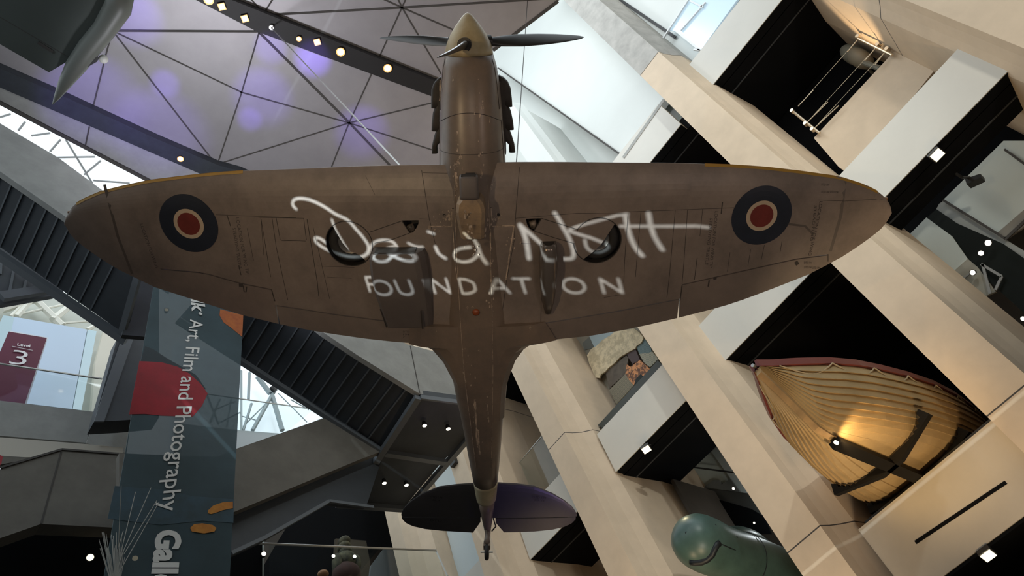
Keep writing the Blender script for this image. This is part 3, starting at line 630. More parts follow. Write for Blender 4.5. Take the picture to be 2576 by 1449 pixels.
for side in (-1, 1):
    mb = MB()
    for i in range(NS):
        g0, g1 = i / NS, (i + 1) / NS
        # each plank is a thin board: outer face lapping over the plank below
        rows = []
        for x in xs:
            rows.append([hp(x, g0 - .016 if g0 > 0 else 0, side, .055), hp(x, g1, side, .012), hp(x, g1, side, -.012), hp(x, g0, side, -.012)])
        mb.loft(rows)
    mb.obj('planking', m_wood, bo)
mb = MB(); rows = []
for x in xs:
    a = hp(x, 0, 1); dx_ = .10 * max(0, min(1, (9.95 - x) / .2)); rows.append([(x - dx_, YB0 - .045, a[2] - .075), (x - dx_, YB0 + .045, a[2] - .075), (x, YB0 + .045, a[2] + .05), (x, YB0 - .045, a[2] + .05)])
mb.loft(rows).obj('keel', m_keel, bo)
for side in (-1, 1):
    mb = MB(); rows = []
    for x in xs:
        a = hp(x, 1, side); yy = a[1]
        rows.append([(x, yy + side * .055, a[2] - .03), (x, yy + side * .055, a[2] + .11), (x, yy - side * .06, a[2] + .11), (x, yy - side * .02, a[2] - .03)])
    mb.loft(rows).obj('gunwale', m_maroon, bo)
    mb = MB(); px_ = []
    for k2 in range(9):
        x0 = 9.5 + k2 * .85
        for j in range(9):
            t = j / 8; x = x0 + t * .85; sag = .19 * math.sin(math.pi * t)
            a = hp(min(x, 17), 1, side, .05); hb_ = hp(min(x, 17), max(.5, .97 - 1.5 * sag), side, .06); px_.append((x, hb_[1], a[2] - .03 - sag))
    mb.tube(px_, .012, 5).obj('grab_rope', m_rope, bo)
tube_in = MB(); rows = [[(x, YB0 - ip(x, HB) * .93, ip(x, GZ) - .18), (x, YB0 + ip(x, HB) * .93, ip(x, GZ) - .18), (x, YB0 + ip(x, HB) * .93, ip(x, GZ) - .14), (x, YB0 - ip(x, HB) * .93, ip(x, GZ) - .14)] for x in xs]
tube_in.loft(rows).obj('deck', m_keel, bo)
MB().loft([[(9.12 + a, YB0 + .03 * math.cos(t), 8.1 + .03 * math.sin(t)) for t in [q * math.pi / 4 for q in range(8)]] for a in (0, .1)]).obj('stem_cap', m_steel, bo)
cr = thing('boat_cradle', 'black steel cradle with stepped chocks under the lifeboat keel', 'cradle', (13, YB0, 6.72))
m_cradle = mat('cradle_black', (.008, .007, .006), .6, spec=.1)
MB().box((9.95, YB0 - .09, 6.726), (16.4, YB0 + .09, 6.83)).obj('keel_beam', m_cradle, cr)
MB().tube([(9.90, YB0 - .02, 6.76), (9.95, YB0 - .02, 6.76)], .028, 12).obj('lamp_lens', m_bulb, cr)
for x in (11.65, 12.85, 15.6):
    for side in (-1, 1):
        gm = .50 if x < 12 else .42
        e_ = hp(x, gm, side, .09); P = [(x - .09, YB0, 6.726), (x - .09, YB0 + side * .2, 6.726), (x - .09, e_[1] + side * .10, e_[2] - .13), (x - .09, e_[1] + side * .03, e_[2] + .04)]
        gs = [gm * (1 - q_ / 6) for q_ in range(6)]
        for q_ in range(5):
            t0, t1 = hp(x, gs[q_], side, .04), hp(x, gs[q_ + 1], side, .04); P += [(x - .09, t0[1], t0[2] - .02), (x - .09, t0[1], t1[2] - .02)]
        P += [(x - .09, YB0, 6.86)]
        MB().prism(P, (.13, 0, 0)).obj('chock', m_cradle, cr)
struct(MB().box((12.75, 1.1, 6.722), (13.0, 3.85, 6.86)).obj('trim_21', m_housing))

# ---------------------------------------------------------------- midget submarine
su = thing('midget_submarine', 'green midget submarine with bulbous nose in bay left of the lifeboat', 'submarine', at(1760, 1370, 1, 6.6))
m_sub = mat('submarine_green', (.075, .14, .125), .38, noise=.35, scale=1.6, bump=.03)
m_subd = mat('submarine_groove', (.008, .012, .016), .5)
nose = Vector(at(1757, 1362, 1, 6.6)); tail = Vector(at(2040, 1492, 1, 6.75)); ax_ = (tail - nose).normalized()
sa = ax_.cross(Vector((0, 0, 1))).normalized(); sb_ = sa.cross(ax_)
R0 = .53; rings = []
prof = [(-.53, .02), (-.51, .15), (-.45, .29), (-.33, .42), (-.17, .505), (0, .54), (.25, .55), (.55, .535), (.9, .545), (1.6, .60), (2.6, .64), (4.4, .64)]
for o_, r in prof:
    rings.append([nose + ax_ * o_ + (sa * math.cos(t) + sb_ * math.sin(t)) * r for t in [2 * math.pi * q / 40 for q in range(40)]])
MB().loft(rings).obj('hull', m_sub, su, True)
def onhull(u, v, extra=.0):
    """first hit of a view ray on the nose capsule"""
    d = Vector(ray(u, v)).normalized(); o = Vector(C0)
    # cylinder/sphere test by marching
    t = 12.0
    while t < 24:
        p = o + d * t; s_ = (p - nose).dot(ax_); r = (p - nose - ax_ * s_).length
        rr = float(np.interp(s_, [a for a, b in prof], [b for a, b in prof])) if s_ > -.53 else -1
        if r < rr + extra: return p
        t += .02
    return o + d * 15
gp = [onhull(*p, .0) for p in Z('q6', (415, 1275), (480, 1285), (550, 1280), (620, 1250), (680, 1195), (715, 1120), (740, 1070), (770, 1048))]
MB().tube(gp, .065, 10).obj('scallop_groove', m_subd, su, True)
MB().tube([onhull(*p) for p in Z('q6', (770, 1048), (830, 1075), (900, 1105), (970, 1135))], .012, 6).obj('seam_line', m_subd, su, True)
for p in Z('q6', (370, 920), (725, 830), (985, 975)):
    c = onhull(*p); n_ = (Vector(C0) - c).normalized(); MB().tube([c + n_ * .005, c - n_ * .03], .022, 10).obj('port', m_subd, su, True)
rb = [nose + ax_ * 1.35 + (sa * math.cos(t) + sb_ * math.sin(t)) * .60 for t in [2 * math.pi * q / 40 for q in range(41)]]
MB().tube(rb, .008, 5).obj('hull_band', m_subd, su, True)
tw = MB(); rings = []
tc_ = nose + ax_ * 2.05 + sb_ * .52
for a, h in ((0, .0), (0, .2), (0, .34), (0, .42), (0, .45)):
    s2 = {0: 1.0, .2: .95, .34: .8, .42: .5, .45: .1}[h]
    rings.append([tc_ + sb_ * h + ax_ * .85 * s2 * math.cos(t) + sa * .34 * s2 * math.sin(t) for t in [2 * math.pi * q / 24 for q in range(24)]])
tw.loft(rings).obj('tower', m_sub, su, True)

# ---------------------------------------------------------------- upper bay: panel, cable rail, pale floats
XR = 14.0
bp = tag(poly('balustrade_panel', [(2047, 347), (2257, 121), (2355, 171), (2140, 440), (2110, 420)], 0, XR, .12, m_fin), 'sandy concrete balustrade panel standing above the white parapet at upper right', 'panel')
cr_ = thing('cable_rail', 'steel cable rail with turnbuckles above the sandy panel at upper right', 'railing', at(2150, 200, 0, XR))
m_brass = mat('rail_steel_warm', (.75, .62, .45), .3, metal=.9)
def tl(nm, a, b, r, X=XR - .12): 
    A, B = Z('r3', a, b); return MB().tube([at(*A, 0, X), at(*B, 0, X)], r, 8).obj(nm, m_brass, cr_)
tl('post', (895, 160), (1290, 355), .035); tl('post', (155, 995), (460, 1245), .035)
for a, b, c, d in (((885, 190), (780, 315), (390, 755), (215, 940)), ((1120, 250), (980, 415), (555, 890), (320, 1120)), ((1215, 310), (1090, 470), (680, 930), (395, 1195))):
    w1 = tl('cable', a, d, .006); tl('turnbuckle', a, b, .014); tl('turnbuckle', c, d, .014)
for p in ((900, 150), (1130, 240), (1235, 290), (155, 995), (305, 1140), (385, 1205)):
    A = Z('r3', p)[0]; c = at(*A, 0, XR - .12); MB().tube([c - np.array([.06, 0, 0]), c + np.array([.06, 0, 0])], .05, 8).obj('clamp', m_brass, cr_)
fl = thing('float_pair', 'pair of pale rounded floats with an arm in the dark upper bay', 'float', at(*Z('r3', (880, 370))[0], 0, 14.6))
m_fl = mat('float_pale', (.22, .22, .18), .6, noise=.2, scale=3)
def ell(name, u, v, X, rx, ry, rz, m, par, fr='r3'):
    c = at(*Z(fr, (u, v))[0], 0, X); rings = []
    for i in range(11):
        ph = math.pi * i / 10; s2 = max(math.sin(ph), .01)
        rings.append([(c[0] + rx * s2 * math.cos(t), c[1] + ry * s2 * math.sin(t), c[2] - rz * math.cos(ph)) for t in [2 * math.pi * q / 16 for q in range(16)]])
    return MB().loft(rings).obj(name, m, par, True)
ell('float_body', 845, 355, 14.7, .3, .22, .42, m_fl, fl); ell('float_body', 925, 395, 14.6, .3, .22, .42, mat('float_warm', (.26, .23, .17), .6), fl)
A, B = Z('r3', (930, 425), (1150, 510)); MB().tube([at(*A, 0, 14.5), at(*B, 0, 14.5)], .07, 8).obj('arm', m_fl, fl)
c_ = at(*A, 0, 14.5); MB().tube([c_, c_ + np.array([.77, 0, 0])], .04, 8).obj('strut', m_fl, fl)
for i, (x, y) in enumerate(((1860, 457), (1928, 403), (2012, 293), (2100, 172))):
    A = Z('z3', (x, y))[0]; c = at(*A, 0, 13.05)
    t = thing('track_spot', 'dim spot fitting in the row under the upper black soffit, %s' % ['lowest, with warm glint', 'second from the bottom', 'third from the bottom', 'topmost'][i], 'lamp', c, 'spot fittings under the upper soffit')
    MB().tube([c, c + np.array([.02, -.02, -.12])], .045, 10).obj('can', m_housing, t)
    MB().tube([c + np.array([.02, -.02, -.12]), c + np.array([.02, -.02, -.125])], .03 if i else .038, 10).obj('lens', mat('dim_glint', (.5, .42, .35), .4, emit=(1, .8, .65), es=.5 if i else 1.2), t)

# ---------------------------------------------------------------- jet aircraft tail at upper left (z = 15)
ZJ = 15.0
jt = thing('jet_aircraft', 'grey-green jet aircraft wing with pointed fairing hanging at top left', 'aircraft', at(150, 90, 2, ZJ))
m_jet = mat('jet_grey', (.075, .088, .08), .5, noise=.1, scale=1.5)
MB().prism(P3([(-60, -40), (0, -60), (320, -40), (297, 12), (270, 50), (179, 149), (123, 182), (0, 111), (-60, 70)], 2, ZJ), (0, 0, .16)).obj('wing', m_jet, jt)
pts = [((306, -30), .20), ((297, 20), .20), ((262, 75), .17), ((225, 120), .17), ((190, 168), .15), ((163, 210), .10), ((143, 245), .045), ((132, 263), .006)]
MB().tube([at(*p, 2, ZJ - .12) for p, r in pts], [r for p, r in pts], 16).obj('fairing', mat('jet_fairing', (.13, .14, .125), .45, noise=.1, scale=2), jt, True)
MB().prism(P3(Z('z1', (690, 415), (755, 440), (735, 470), (620, 535), (665, 470)), 2, ZJ - .2), (0, 0, .03)).obj('vane', m_housing, jt)
c = at(*Z('z1', (785, 448))[0], 2, ZJ - .15); MB().loft([[c + np.array([.075 * math.sin(ph) * math.cos(t), .075 * math.sin(ph) * math.sin(t), .075 * math.cos(ph)]) for t in [2 * math.pi * q / 14 for q in range(14)]] for ph in (.05, .5, 1, 1.57, 2.1, 2.6, 3.1)]).obj('probe', mat('probe_pale', (.4, .4, .37), .5), jt, True)
mb = MB(); A, B = Z('z1', (0, 130), (540, 445)); seg(mb, A, B, 2, ZJ - .005, .01, .004); A, B = Z('z1', (290, 320), (400, 390)); seg(mb, A, B, 2, ZJ - .01, .05, .02); mb.obj('panel_line', m_seam, jt)
# ---------------------------------------------------------------- fighter aircraft (local frame: x aft, y to the right of the photo, z up)
def rodr(r):
    r = np.array(r, float); th = np.linalg.norm(r); k = r / th
    K = np.array([[0, -k[2], k[1]], [k[2], 0, -k[0]], [-k[1], k[0], 0]])
    return np.eye(3) + np.sin(th) * K + (1 - np.cos(th)) * K @ K
RB = rodr([0.4129, -0.013, 0.0143]) @ np.column_stack([[0, -1, 0], [1, 0, 0], [0, 0, -1]])
TC = np.array([-0.5522, 3.5531, -8.7753]); CLOC = -RB.T @ TC
Wm = M @ RB; Wo = M @ TC + C0
fp = thing('fighter_plane', 'large weathered grey brown fighter plane seen from below with roundels, hanging at centre', 'aircraft', (0, 0, 0))
fp.matrix_world = Matrix([list(Wm[i]) + [Wo[i]] for i in range(3)] + [[0, 0, 0, 1]]); fp['local'] = 1
def toW(p): return Wm @ np.array(p, float) + Wo
def L(u, v, z0=-.62, k=.105):
    d = RB.T @ np.array([u - CX, -(v - CY), -FPX])
    s = 1 if (CLOC + d * ((z0 - CLOC[2]) / d[2]))[1] > 0 else -1
    t = (z0 + k * s * CLOC[1] - CLOC[2]) / (d[2] - k * s * d[1]); return CLOC + t * d
def xy(px, z0=-.6, k=.105): return sorted([(abs(L(*p, z0, k)[1]), L(*p, z0, k)[0]) for p in px])
LEl = [(1060, 416.5), (900, 420), (760, 426), (609, 431), (543, 435), (475, 441.6), (375.5, 453.4), (312.6, 466.5), (257.5, 479.7), (221, 495), (192, 511), (174, 543), (171, 561)]
LEr = [(1268, 410), (1400, 409.5), (1600, 411), (1700, 411), (1841.6, 415.4), (1925.5, 420.6), (2012, 430), (2109, 443), (2172, 462.6), (2201, 477), (2214, 487.5), (2227, 500.6), (2233.7, 519), (2235, 534)]
TEl = [(171, 561), (183, 590), (210, 614), (241.5, 638), (272.5, 659), (303.6, 678), (348, 700), (390, 721), (500, 757), (612, 793), (705, 816), (798, 835), (912, 852), (1022, 864)]
TEr = [(2235, 534), (2229.8, 550.5), (2214, 571.4), (2193, 589.8), (2161.6, 613.4), (2119.6, 642.3), (2093.4, 656.7), (2067, 671), (2041, 685.5), (1962, 718), (1852, 760), (1798.5, 776), (1705, 800), (1595, 826), (1491.5, 845), (1422.5, 852), (1370.7, 859)]
TAB = {(-1, 'le'): xy(LEl, -.52), (1, 'le'): xy(LEr, -.52), (-1, 'te'): xy(TEl, -.56), (1, 'te'): xy(TEr, -.56)}
HGl = xy([(404, 677.7), (512, 687), (601, 713), (684, 730)]); HGr = xy([(2083, 642), (2001, 653), (1799.6, 698.6), (1715.7, 718)])
FLl = xy([(700, 771), (836, 793), (969, 810.5), (1055, 822.6), (1141, 822.6)]); FLr = xy([(1705, 755), (1560.5, 784.7), (1343, 821), (1260, 822.6)])
def itp(y, T): return float(np.interp(y, [t[0] for t in T], [t[1] for t in T]))
YT = {-1: TAB[(-1, 'le')][-1][0], 1: TAB[(1, 'le')][-1][0]}
def le(y, s): return itp(y, TAB[(s, 'le')])
def te(y, s): return itp(y, TAB[(s, 'te')])
def lowz(x, y):
    s = 1 if y > 0 else -1; ay = abs(y); a, b = le(ay, s), te(ay, s); c = max(b - a, .02); t = min(max((x - a) / c, 0), 1)
    z = -.62 + .105 * ay
    if t < .25: z += .055 * c * (1 - t / .25) ** 2.4
    else: z += .028 * c * ((t - .25) / .75) ** 2
    return z
def upz(x, y):
    s = 1 if y > 0 else -1; ay = abs(y); a, b = le(ay, s), te(ay, s); c = max(b - a, .02); t = min(max((x - a) / c, 0), 1)
    th = (.125 - .006 * ay) * c; sh = (2.97 * math.sqrt(t) - 1.26 * t - 3.516 * t * t + 2.843 * t ** 3 - 1.036 * t ** 4) * .98
    zl = lowz(a, y); base = -.62 + .105 * ay + .055 * c * (1 - t) + .028 * c * t
    return max(base + th * sh * .9, lowz(x, y) + .004)
def wingpatch(mb, s, ys, f0, f1, n=30, mi=0):
    """closed solid between x=f0(y) and x=f1(y)"""
    rings = []
    for y in ys:
        a, b = f0(y), f1(y); b = max(b, a + .004); Y = s * y
        T = [(1 - math.cos(math.pi * i / n)) / 2 for i in range(n + 1)]
        lo = [(a + (b - a) * t, Y, lowz(a + (b - a) * t, Y)) for t in T]
        hi = [(a + (b - a) * t, Y, upz(a + (b - a) * t, Y)) for t in T]
        rings.append(lo + hi[::-1])
    mb.loft(rings, True, mi)
# materials of the aircraft
def skin(name, base, dark, chip, chipamt, rough=.42):
    m = bpy.data.materials.new(name); m.use_nodes = True; nt = m.node_tree; b = nt.nodes['Principled BSDF']; N = nt.nodes.new; K = nt.links.new
    tc = N('ShaderNodeTexCoord')
    n1 = N('ShaderNodeTexNoise'); n1.inputs['Scale'].default_value = 1.3; n1.inputs['Detail'].default_value = 8; n1.inputs['Roughness'].default_value = .7
    r1 = N('ShaderNodeValToRGB'); r1.color_ramp.elements[0].position = .32; r1.color_ramp.elements[1].position = .68
    r1.color_ramp.elements[0].color = (*dark, 1); r1.color_ramp.elements[1].color = (*base, 1)
    n2 = N('ShaderNodeTexNoise'); n2.inputs['Scale'].default_value = 7; n2.inputs['Detail'].default_value = 10; n2.inputs['Roughness'].default_value = .75
    r2 = N('ShaderNodeValToRGB'); r2.color_ramp.elements[0].position = chipamt; r2.color_ramp.elements[1].position = chipamt + .015
    mx = N('ShaderNodeMixRGB'); mx.inputs[2].default_value = (*chip, 1)
    K(tc.outputs['Object'], n1.inputs['Vector']); K(tc.outputs['Object'], n2.inputs['Vector'])
    K(n1.outputs['Fac'], r1.inputs[0]); K(n2.outputs['Fac'], r2.inputs[0]); K(r2.outputs[0], mx.inputs[0]); K(r1.outputs[0], mx.inputs[1]); K(mx.outputs[0], b.inputs['Base Color'])
    b.inputs['Roughness'].default_value = rough; b.inputs['Metallic'].default_value = .0
    return m
m_skin = skin('wing_skin', (.30, .245, .21), (.17, .14, .12), (.42, .34, .27), .715)
m_body = skin('body_skin', (.25, .19, .145), (.14, .115, .095), (.55, .45, .33), .66, .34)
m_ctrl = skin('control_skin', (.26, .21, .18), (.18, .15, .13), (.4, .33, .26), .8)
m_tailp = skin('tailplane_skin', (.05, .046, .048), (.035, .033, .035), (.4, .33, .26), .85)  # darker copy of the control skin; the tail's dimness painted in
m_line = mat('panel_line', (.05, .042, .038), .7)
m_worn = mat('worn_edge', (.55, .44, .34), .6, col2=(.2, .16, .13), scale=9, noise=.3, thr=(.4, .55))
m_rblue = mat('roundel_blue', (.018, .024, .042), .5, col2=(.013, .018, .03), scale=4, noise=.3)
m_rcream = mat('roundel_cream', (.62, .50, .36), .5, noise=.12, scale=6)
m_rred = mat('roundel_red', (.20, .03, .022), .5, noise=.2, scale=5)
m_blk = mat('gear_black', (.02, .018, .016), .45)
m_wellm = mat('wheel_well', (.03, .028, .026), .7)
m_stripe = mat('leading_edge_ochre', (.42, .24, .04), .5)
m_spin = mat('spinner_cream', (.50, .42, .25), .4, col2=(.36, .27, .14), scale=3, noise=.3)
m_blade = mat('blade_black', (.03, .028, .026), .42, noise=.3, scale=3)
m_exh = mat('exhaust_iron', (.05, .042, .035), .6, noise=.4, scale=6)
m_band = mat('tail_band_pale', (.48, .42, .27), .5, noise=.2, scale=5)
m_rub = mat('tyre', (.02, .019, .018), .7)

# --- wing, with wheel wells cut in
WELL = {-1: (L(878.5, 613.7, -.62), .325), 1: (L(1503, 605.6, -.62), .325)}
for s in (-1, 1):
    yt = YT[s] - .004; hg_ = HGl if s < 0 else HGr; fl_ = FLl if s < 0 else FLr
    ya, yb = hg_[0][0], hg_[-1][0]; GAP = .012
    mb = MB()
    inner = [0, .3, .6, .8, 1, 1.3, 1.6, 1.9, 2.2, 2.5, ya - .0]
    flx = lambda y: itp(y, fl_)
    wingpatch(mb, s, inner, lambda y: le(y, s), lambda y: (flx(y) - GAP) if y > .62 else flx(.62))
    mid = list(np.linspace(ya, yb, 10)); mo = MB(); wingpatch(mo, s, mid, lambda y: le(y, s), lambda y: itp(y, hg_) - GAP)
    tip = [yb] + [yb + (yt - yb) * math.sin(math.pi / 2 * q / 12) for q in range(1, 13)]
    wingpatch(mo, s, tip, lambda y: le(y, s), lambda y: te(y, s))
    o = mb.obj('wing', m_skin, fp); o.data.materials.append(m_wellm)
    # wheel well cut
    (wx, wy, wz), wr = WELL[s]
    cut = MB(); n = 48
    cut.loft([[(wx + wr * math.cos(2 * math.pi * i / n), wy + wr * math.sin(2 * math.pi * i / n), z) for i in range(n)] for z in (wz - .4, wz + .16)])
    oc = cut.obj('cut', m_wellm); 
    hole = Z('s3', (985, 318), (1163, 316), (1163, 350), (1140, 400), (1105, 445), (1065, 455)) if s < 0 else Z('s4', (182, 215), (350, 210), (270, 345), (225, 325), (195, 275))
    c2 = MB().prism([np.array([*L(*p)[:2], wz - .4]) for p in hole], (0, 0, .52)); oc2 = c2.obj('cut', m_wellm)
    for q in (oc, oc2):
        q.parent = o
        q.matrix_parent_inverse = Matrix(); 
    bpy.context.view_layer.update()
    for q in (oc, oc2):
        md = o.modifiers.new('b', 'BOOLEAN'); md.operation = 'DIFFERENCE'; md.object = q; md.solver = 'EXACT'
        if hasattr(md, 'material_mode'): md.material_mode = 'TRANSFER'
    bpy.context.view_layer.update()
    me = bpy.data.meshes.new_from_object(o.evaluated_get(bpy.context.evaluated_depsgraph_get()))
    o.modifiers.clear(); o.data = me
    bm = bmesh.new(); bm.from_mesh(me); vs = [bm.verts.new(v) for v in mo.V]
    for f_ in mo.F: bm.faces.new([vs[i_] for i_ in f_])
    bm.normal_update(); bm.to_mesh(me); bm.free()
    for q in (oc, oc2): bpy.data.objects.remove(q)
    # ailerons and flaps
    mb = MB(); wingpatch(mb, s, mid[0:1] + mid[1:], lambda y: itp(y, hg_) + .006, lambda y: te(y, s)); mb.obj('aileron', m_ctrl, fp)
    mb = MB(); wingpatch(mb, s, [.66, .9, 1.2, 1.6, 2.0, 2.4, ya - .02], lambda y: flx(y) + .006, lambda y: te(y, s)); mb.obj('flap', m_ctrl, fp)
    mb = MB(); ys = list(np.linspace(3.05, yt - .25, 20)); rings = []
    for y in ys:
        a = le(y, s); Y = s * y
        rings.append([(a + dx, Y, zf) for dx, zf in ((.028, lowz(a + .028, Y) - .004), (.0, lowz(a, Y) - .0), (-.008, (lowz(a, Y) + upz(a, Y)) / 2), (.0, upz(a, Y) + .004), (.05, upz(a + .05, Y) + .004), (.02, (lowz(a + .03, Y) + upz(a + .03, Y)) / 2))])
    mb.loft(rings).obj('leading_edge_stripe', m_stripe, fp)
    mb = MB(); y = yt - .1; a = le(y, s); mb.loft([[(a + .08 * q - .02, s * (y + .0 + .02 * math.cos(t)), lowz(a, s * y) + .02 + .02 * math.sin(t)) for t in [i * math.pi / 4 for i in range(8)]] for q in (0, .5, 1)]); mb.obj('tip_lamp', mat('tip_lamp', (.2, .09, .03), .3), fp)

def skinpt(u, v, d=.004):
    """ray hit on the wing underside, d in front of it"""
    z = -.6
    p = L(u, v, z)
    for _ in range(5):
        zz_ = lowz(p[0], p[1]); p = L(u, v, zz_ - .105 * abs(p[1]))
    return np.array([p[0], p[1], lowz(p[0], p[1]) - d])
def wl(mb, pts, wd, d=.003, mi=0):
    """thin painted or recessed line following the wing underside"""
    Q = []
    for i in range(len(pts) - 1):
        a, b = np.array(pts[i]), np.array(pts[i + 1]); n = max(1, int(np.linalg.norm(b - a) / 25))
        for j in range(n + (1 if i == len(pts) - 2 else 0)): Q.append(skinpt(*(a + (b - a) * j / n), d))
    Ls, Rs = [], []
    for i, p in enumerate(Q):
        t = Q[min(i + 1, len(Q) - 1)] - Q[max(i - 1, 0)]; c = np.array([-t[1], t[0], 0]); c = c / (np.linalg.norm(c) + 1e-9) * wd / 2
        a, b = p + c, p - c; Ls.append(a); Rs.append(b)
    n = len(Q); V = Ls + Rs; up = [p + np.array([0, 0, .002]) for p in V]
    F = [[i, i + 1, n + i + 1, n + i] for i in range(n - 1)] + [[2 * n + n + i, 2 * n + n + i + 1, 2 * n + i + 1, 2 * n + i] for i in range(n - 1)]
    mb.add(V + up, F, mi)
mb = MB()
def zl(k, pts, wd=.008, d=.003, mi=0): wl(mb, Z(k, *pts), wd, d, mi)
zl('s1', ((1500, 610), (2270, 640)), .006); zl('z6', ((0, 425), (330, 432), (350, 590)), .007); zl('z6', ((130, 430), (160, 590), (345, 598)), .007)
zl('z6', ((20, 440), (90, 860)), .006); zl('z6', ((100, 430), (130, 640), (215, 1030)), .006); zl('z6', ((355, 440), (430, 900), (440, 1000)), .008); zl('z6', ((400, 500), (520, 1020)), .005)
zl('z6', ((430, 780), (700, 790)), .005); zl('z6', ((1190, 80), (1245, 430), (1290, 620)), .007); zl('z6', ((1200, 100), (1440, 105)), .005); zl('z6', ((1175, 435), (1250, 440)), .005)
zl('z6', ((850, 780), (905, 1040), (925, 1185)), .007); zl('z6', ((780, 120), (850, 260)), .004); zl('z6', ((500, 860), (680, 870)), .004)
zl('z7', ((165, 60), (135, 430), (125, 600), (70, 890), (25, 1220)), .007); zl('z7', ((135, 432), (590, 395), (960, 400)), .006); zl('z7', ((170, 615), (310, 620)), .005)
zl('z7', ((955, 400), (930, 760), (925, 900)), .007); zl('z7', ((1050, 390), (1010, 860)), .006); zl('z7', ((960, 385), (1300, 372), (1730, 355)), .006); zl('z7', ((1300, 375), (1260, 830), (1240, 1010)), .006)
zl('z7', ((1390, 370), (1360, 800), (1350, 910)), .006); zl('z7', ((1500, 365), (1480, 560)), .005); zl('z7', ((1645, 315), (1635, 400)), .014); zl('z7', ((1460, 720), (1440, 880)), .008); zl('z7', ((780, 1010), (900, 990)), .005)
zl('z7', ((330, 700), (320, 1200)), .006); zl('z7', ((1850, 660), (1830, 780)), .005); zl('z7', ((1700, 680), (1680, 820)), .005)
zl('s2', ((1370, 470), (1620, 480), (1990, 460)), .006); zl('s2', ((1620, 290), (1580, 620), (1480, 960)), .05, .002, 1); zl('s2', ((1080, 700), (1240, 720), (1320, 800)), .03, .002, 1); zl('s2', ((1020, 860), (1000, 970)), .006); zl('s2', ((850, 900), (820, 1040)), .006)
zl('s2', ((1150, 1060), (1170, 1090)), .05); zl('s2', ((310, 1300), (320, 1240)), .02); zl('s2', ((360, 1225), (390, 1215)), .04)
zl('s2', ((1460, 990), (1460, 1060)), .012); zl('s2', ((60, 1290), (40, 1440)), .014)
zl('s1', ((2035, 1335), (2065, 1440)), .014); zl('s1', ((1720, 1285), (1760, 1290)), .05); zl('s1', ((1760, 1290), (1770, 1350), (1790, 1350), (1795, 1300)), .014)
zl('s1', ((1040, 1140), (1380, 1172)), .006); zl('s1', ((1605, 610), (1640, 720)), .010); zl('s1', ((1720, 1100), (1740, 1190)), .010); zl('s1', ((1930, 640), (1960, 1000)), .005); zl('s1', ((1800, 740), (1860, 1050)), .005); zl('s1', ((2130, 860), (2290, 860)), .005)
zl('s1', ((430, 320), (560, 820), (700, 1180)), .04, .002, 1)
# wing root panels
zl('z6', ((1410, 360), (1410, 490), (1240, 490)), .010, .003, 2); zl('z6', ((1700, 355), (1700, 490), (1860, 485)), .018, .003, 2); zl('z6', ((1865, 485), (1830, 700), (1805, 880)), .016, .003, 2)
zl('z6', ((1410, 360), (1480, 360)), .012); zl('z6', ((1635, 360), (1700, 355)), .012); zl('z6', ((1420, 500), (1440, 800), (1480, 1000), (1500, 1250)), .010, .045, 2); zl('z6', ((1695, 500), (1695, 900), (1680, 1250)), .010, .045, 2)
for i_, (nm_, m_) in enumerate((('panel_lines', m_line), ('dirt_smear', mat('dirt_smear', (.12, .10, .088), .6)), ('worn_seams', m_worn))):
    for sd in (-1, 1):
        Fs = [f for f, q in zip(mb.F, mb.m) if q == i_ and mb.V[f[0]][1] * sd > 0]
        ix = sorted(set(v for f in Fs for v in f)); mp_ = {v: j for j, v in enumerate(ix)}
        if Fs: mk(nm_, [mb.V[v] for v in ix], [[mp_[v] for v in f] for f in Fs], m_, fp)
# stencils
m_sten = mat('stencil_ink', (.07, .06, .055), .7)
def sten(s_, a, b, c):
    W, F = text_on(s_, a, b, c, lambda u, v: skinpt(u, v, .004)); W = [np.array([w[0], w[1], lowz(w[0], w[1]) - .004]) for w in W]; mk('stencil', W, F, m_sten, fp)
sten('LOCATION FOR WING TIP', Z('z7', (1590, 380))[0], Z('z7', (1550, 790))[0], Z('z7', (1612, 382))[0])
sten('STEADYING TRESTLE', Z('z7', (1552, 430))[0], Z('z7', (1518, 770))[0], Z('z7', (1574, 432))[0])
sten('LOCATION FOR WING TIP', Z('s1', (1690, 640))[0], Z('s1', (1790, 1180))[0], Z('s1', (1722, 636))[0])
sten('STEADYING TRESTLE', Z('s1', (1660, 740))[0], Z('s1', (1720, 1130))[0], Z('s1', (1690, 735))[0])
sten('LOCATION FOR WING', Z('s2', (1380, 480))[0], Z('s2', (1270, 1000))[0], Z('s2', (1410, 485))[0]); sten('STEADYING', Z('s2', (1330, 520))[0], Z('s2', (1290, 860))[0], Z('s2', (1352, 522))[0])
sten('LOCATION FOR WING', Z('s1', (770, 700))[0], Z('s1', (920, 1120))[0], Z('s1', (800, 695))[0])
for a in ((1395, 330), (1395, 400), (1480, 400)):
    sten('DTD 194', Z('s2', a)[0], Z('s2', (a[0] + 75, a[1] + 5))[0], Z('s2', (a[0] + 3, a[1] - 22))[0])
for k_, a in (('z6', (1055, 1265)), ('z6', (1228, 1272)), ('z7', (160, 1268)), ('z7', (360, 1250))):
    for j, tx in enumerate(('DTD', '194', 'C')):
        sten(tx, Z(k_, (a[0], a[1] + j * 20))[0], Z(k_, (a[0] + (45 if j < 2 else 15), a[1] + j * 20))[0], Z(k_, (a[0], a[1] + j * 20 - 13))[0])
for a in ((1230, 1080), (1230, 1125), (1310, 1130)):
    sten('DTD 194', Z('s2', a)[0], Z('s2', (a[0] + 70, a[1]))[0], Z('s2', (a[0] + 2, a[1] - 20))[0])
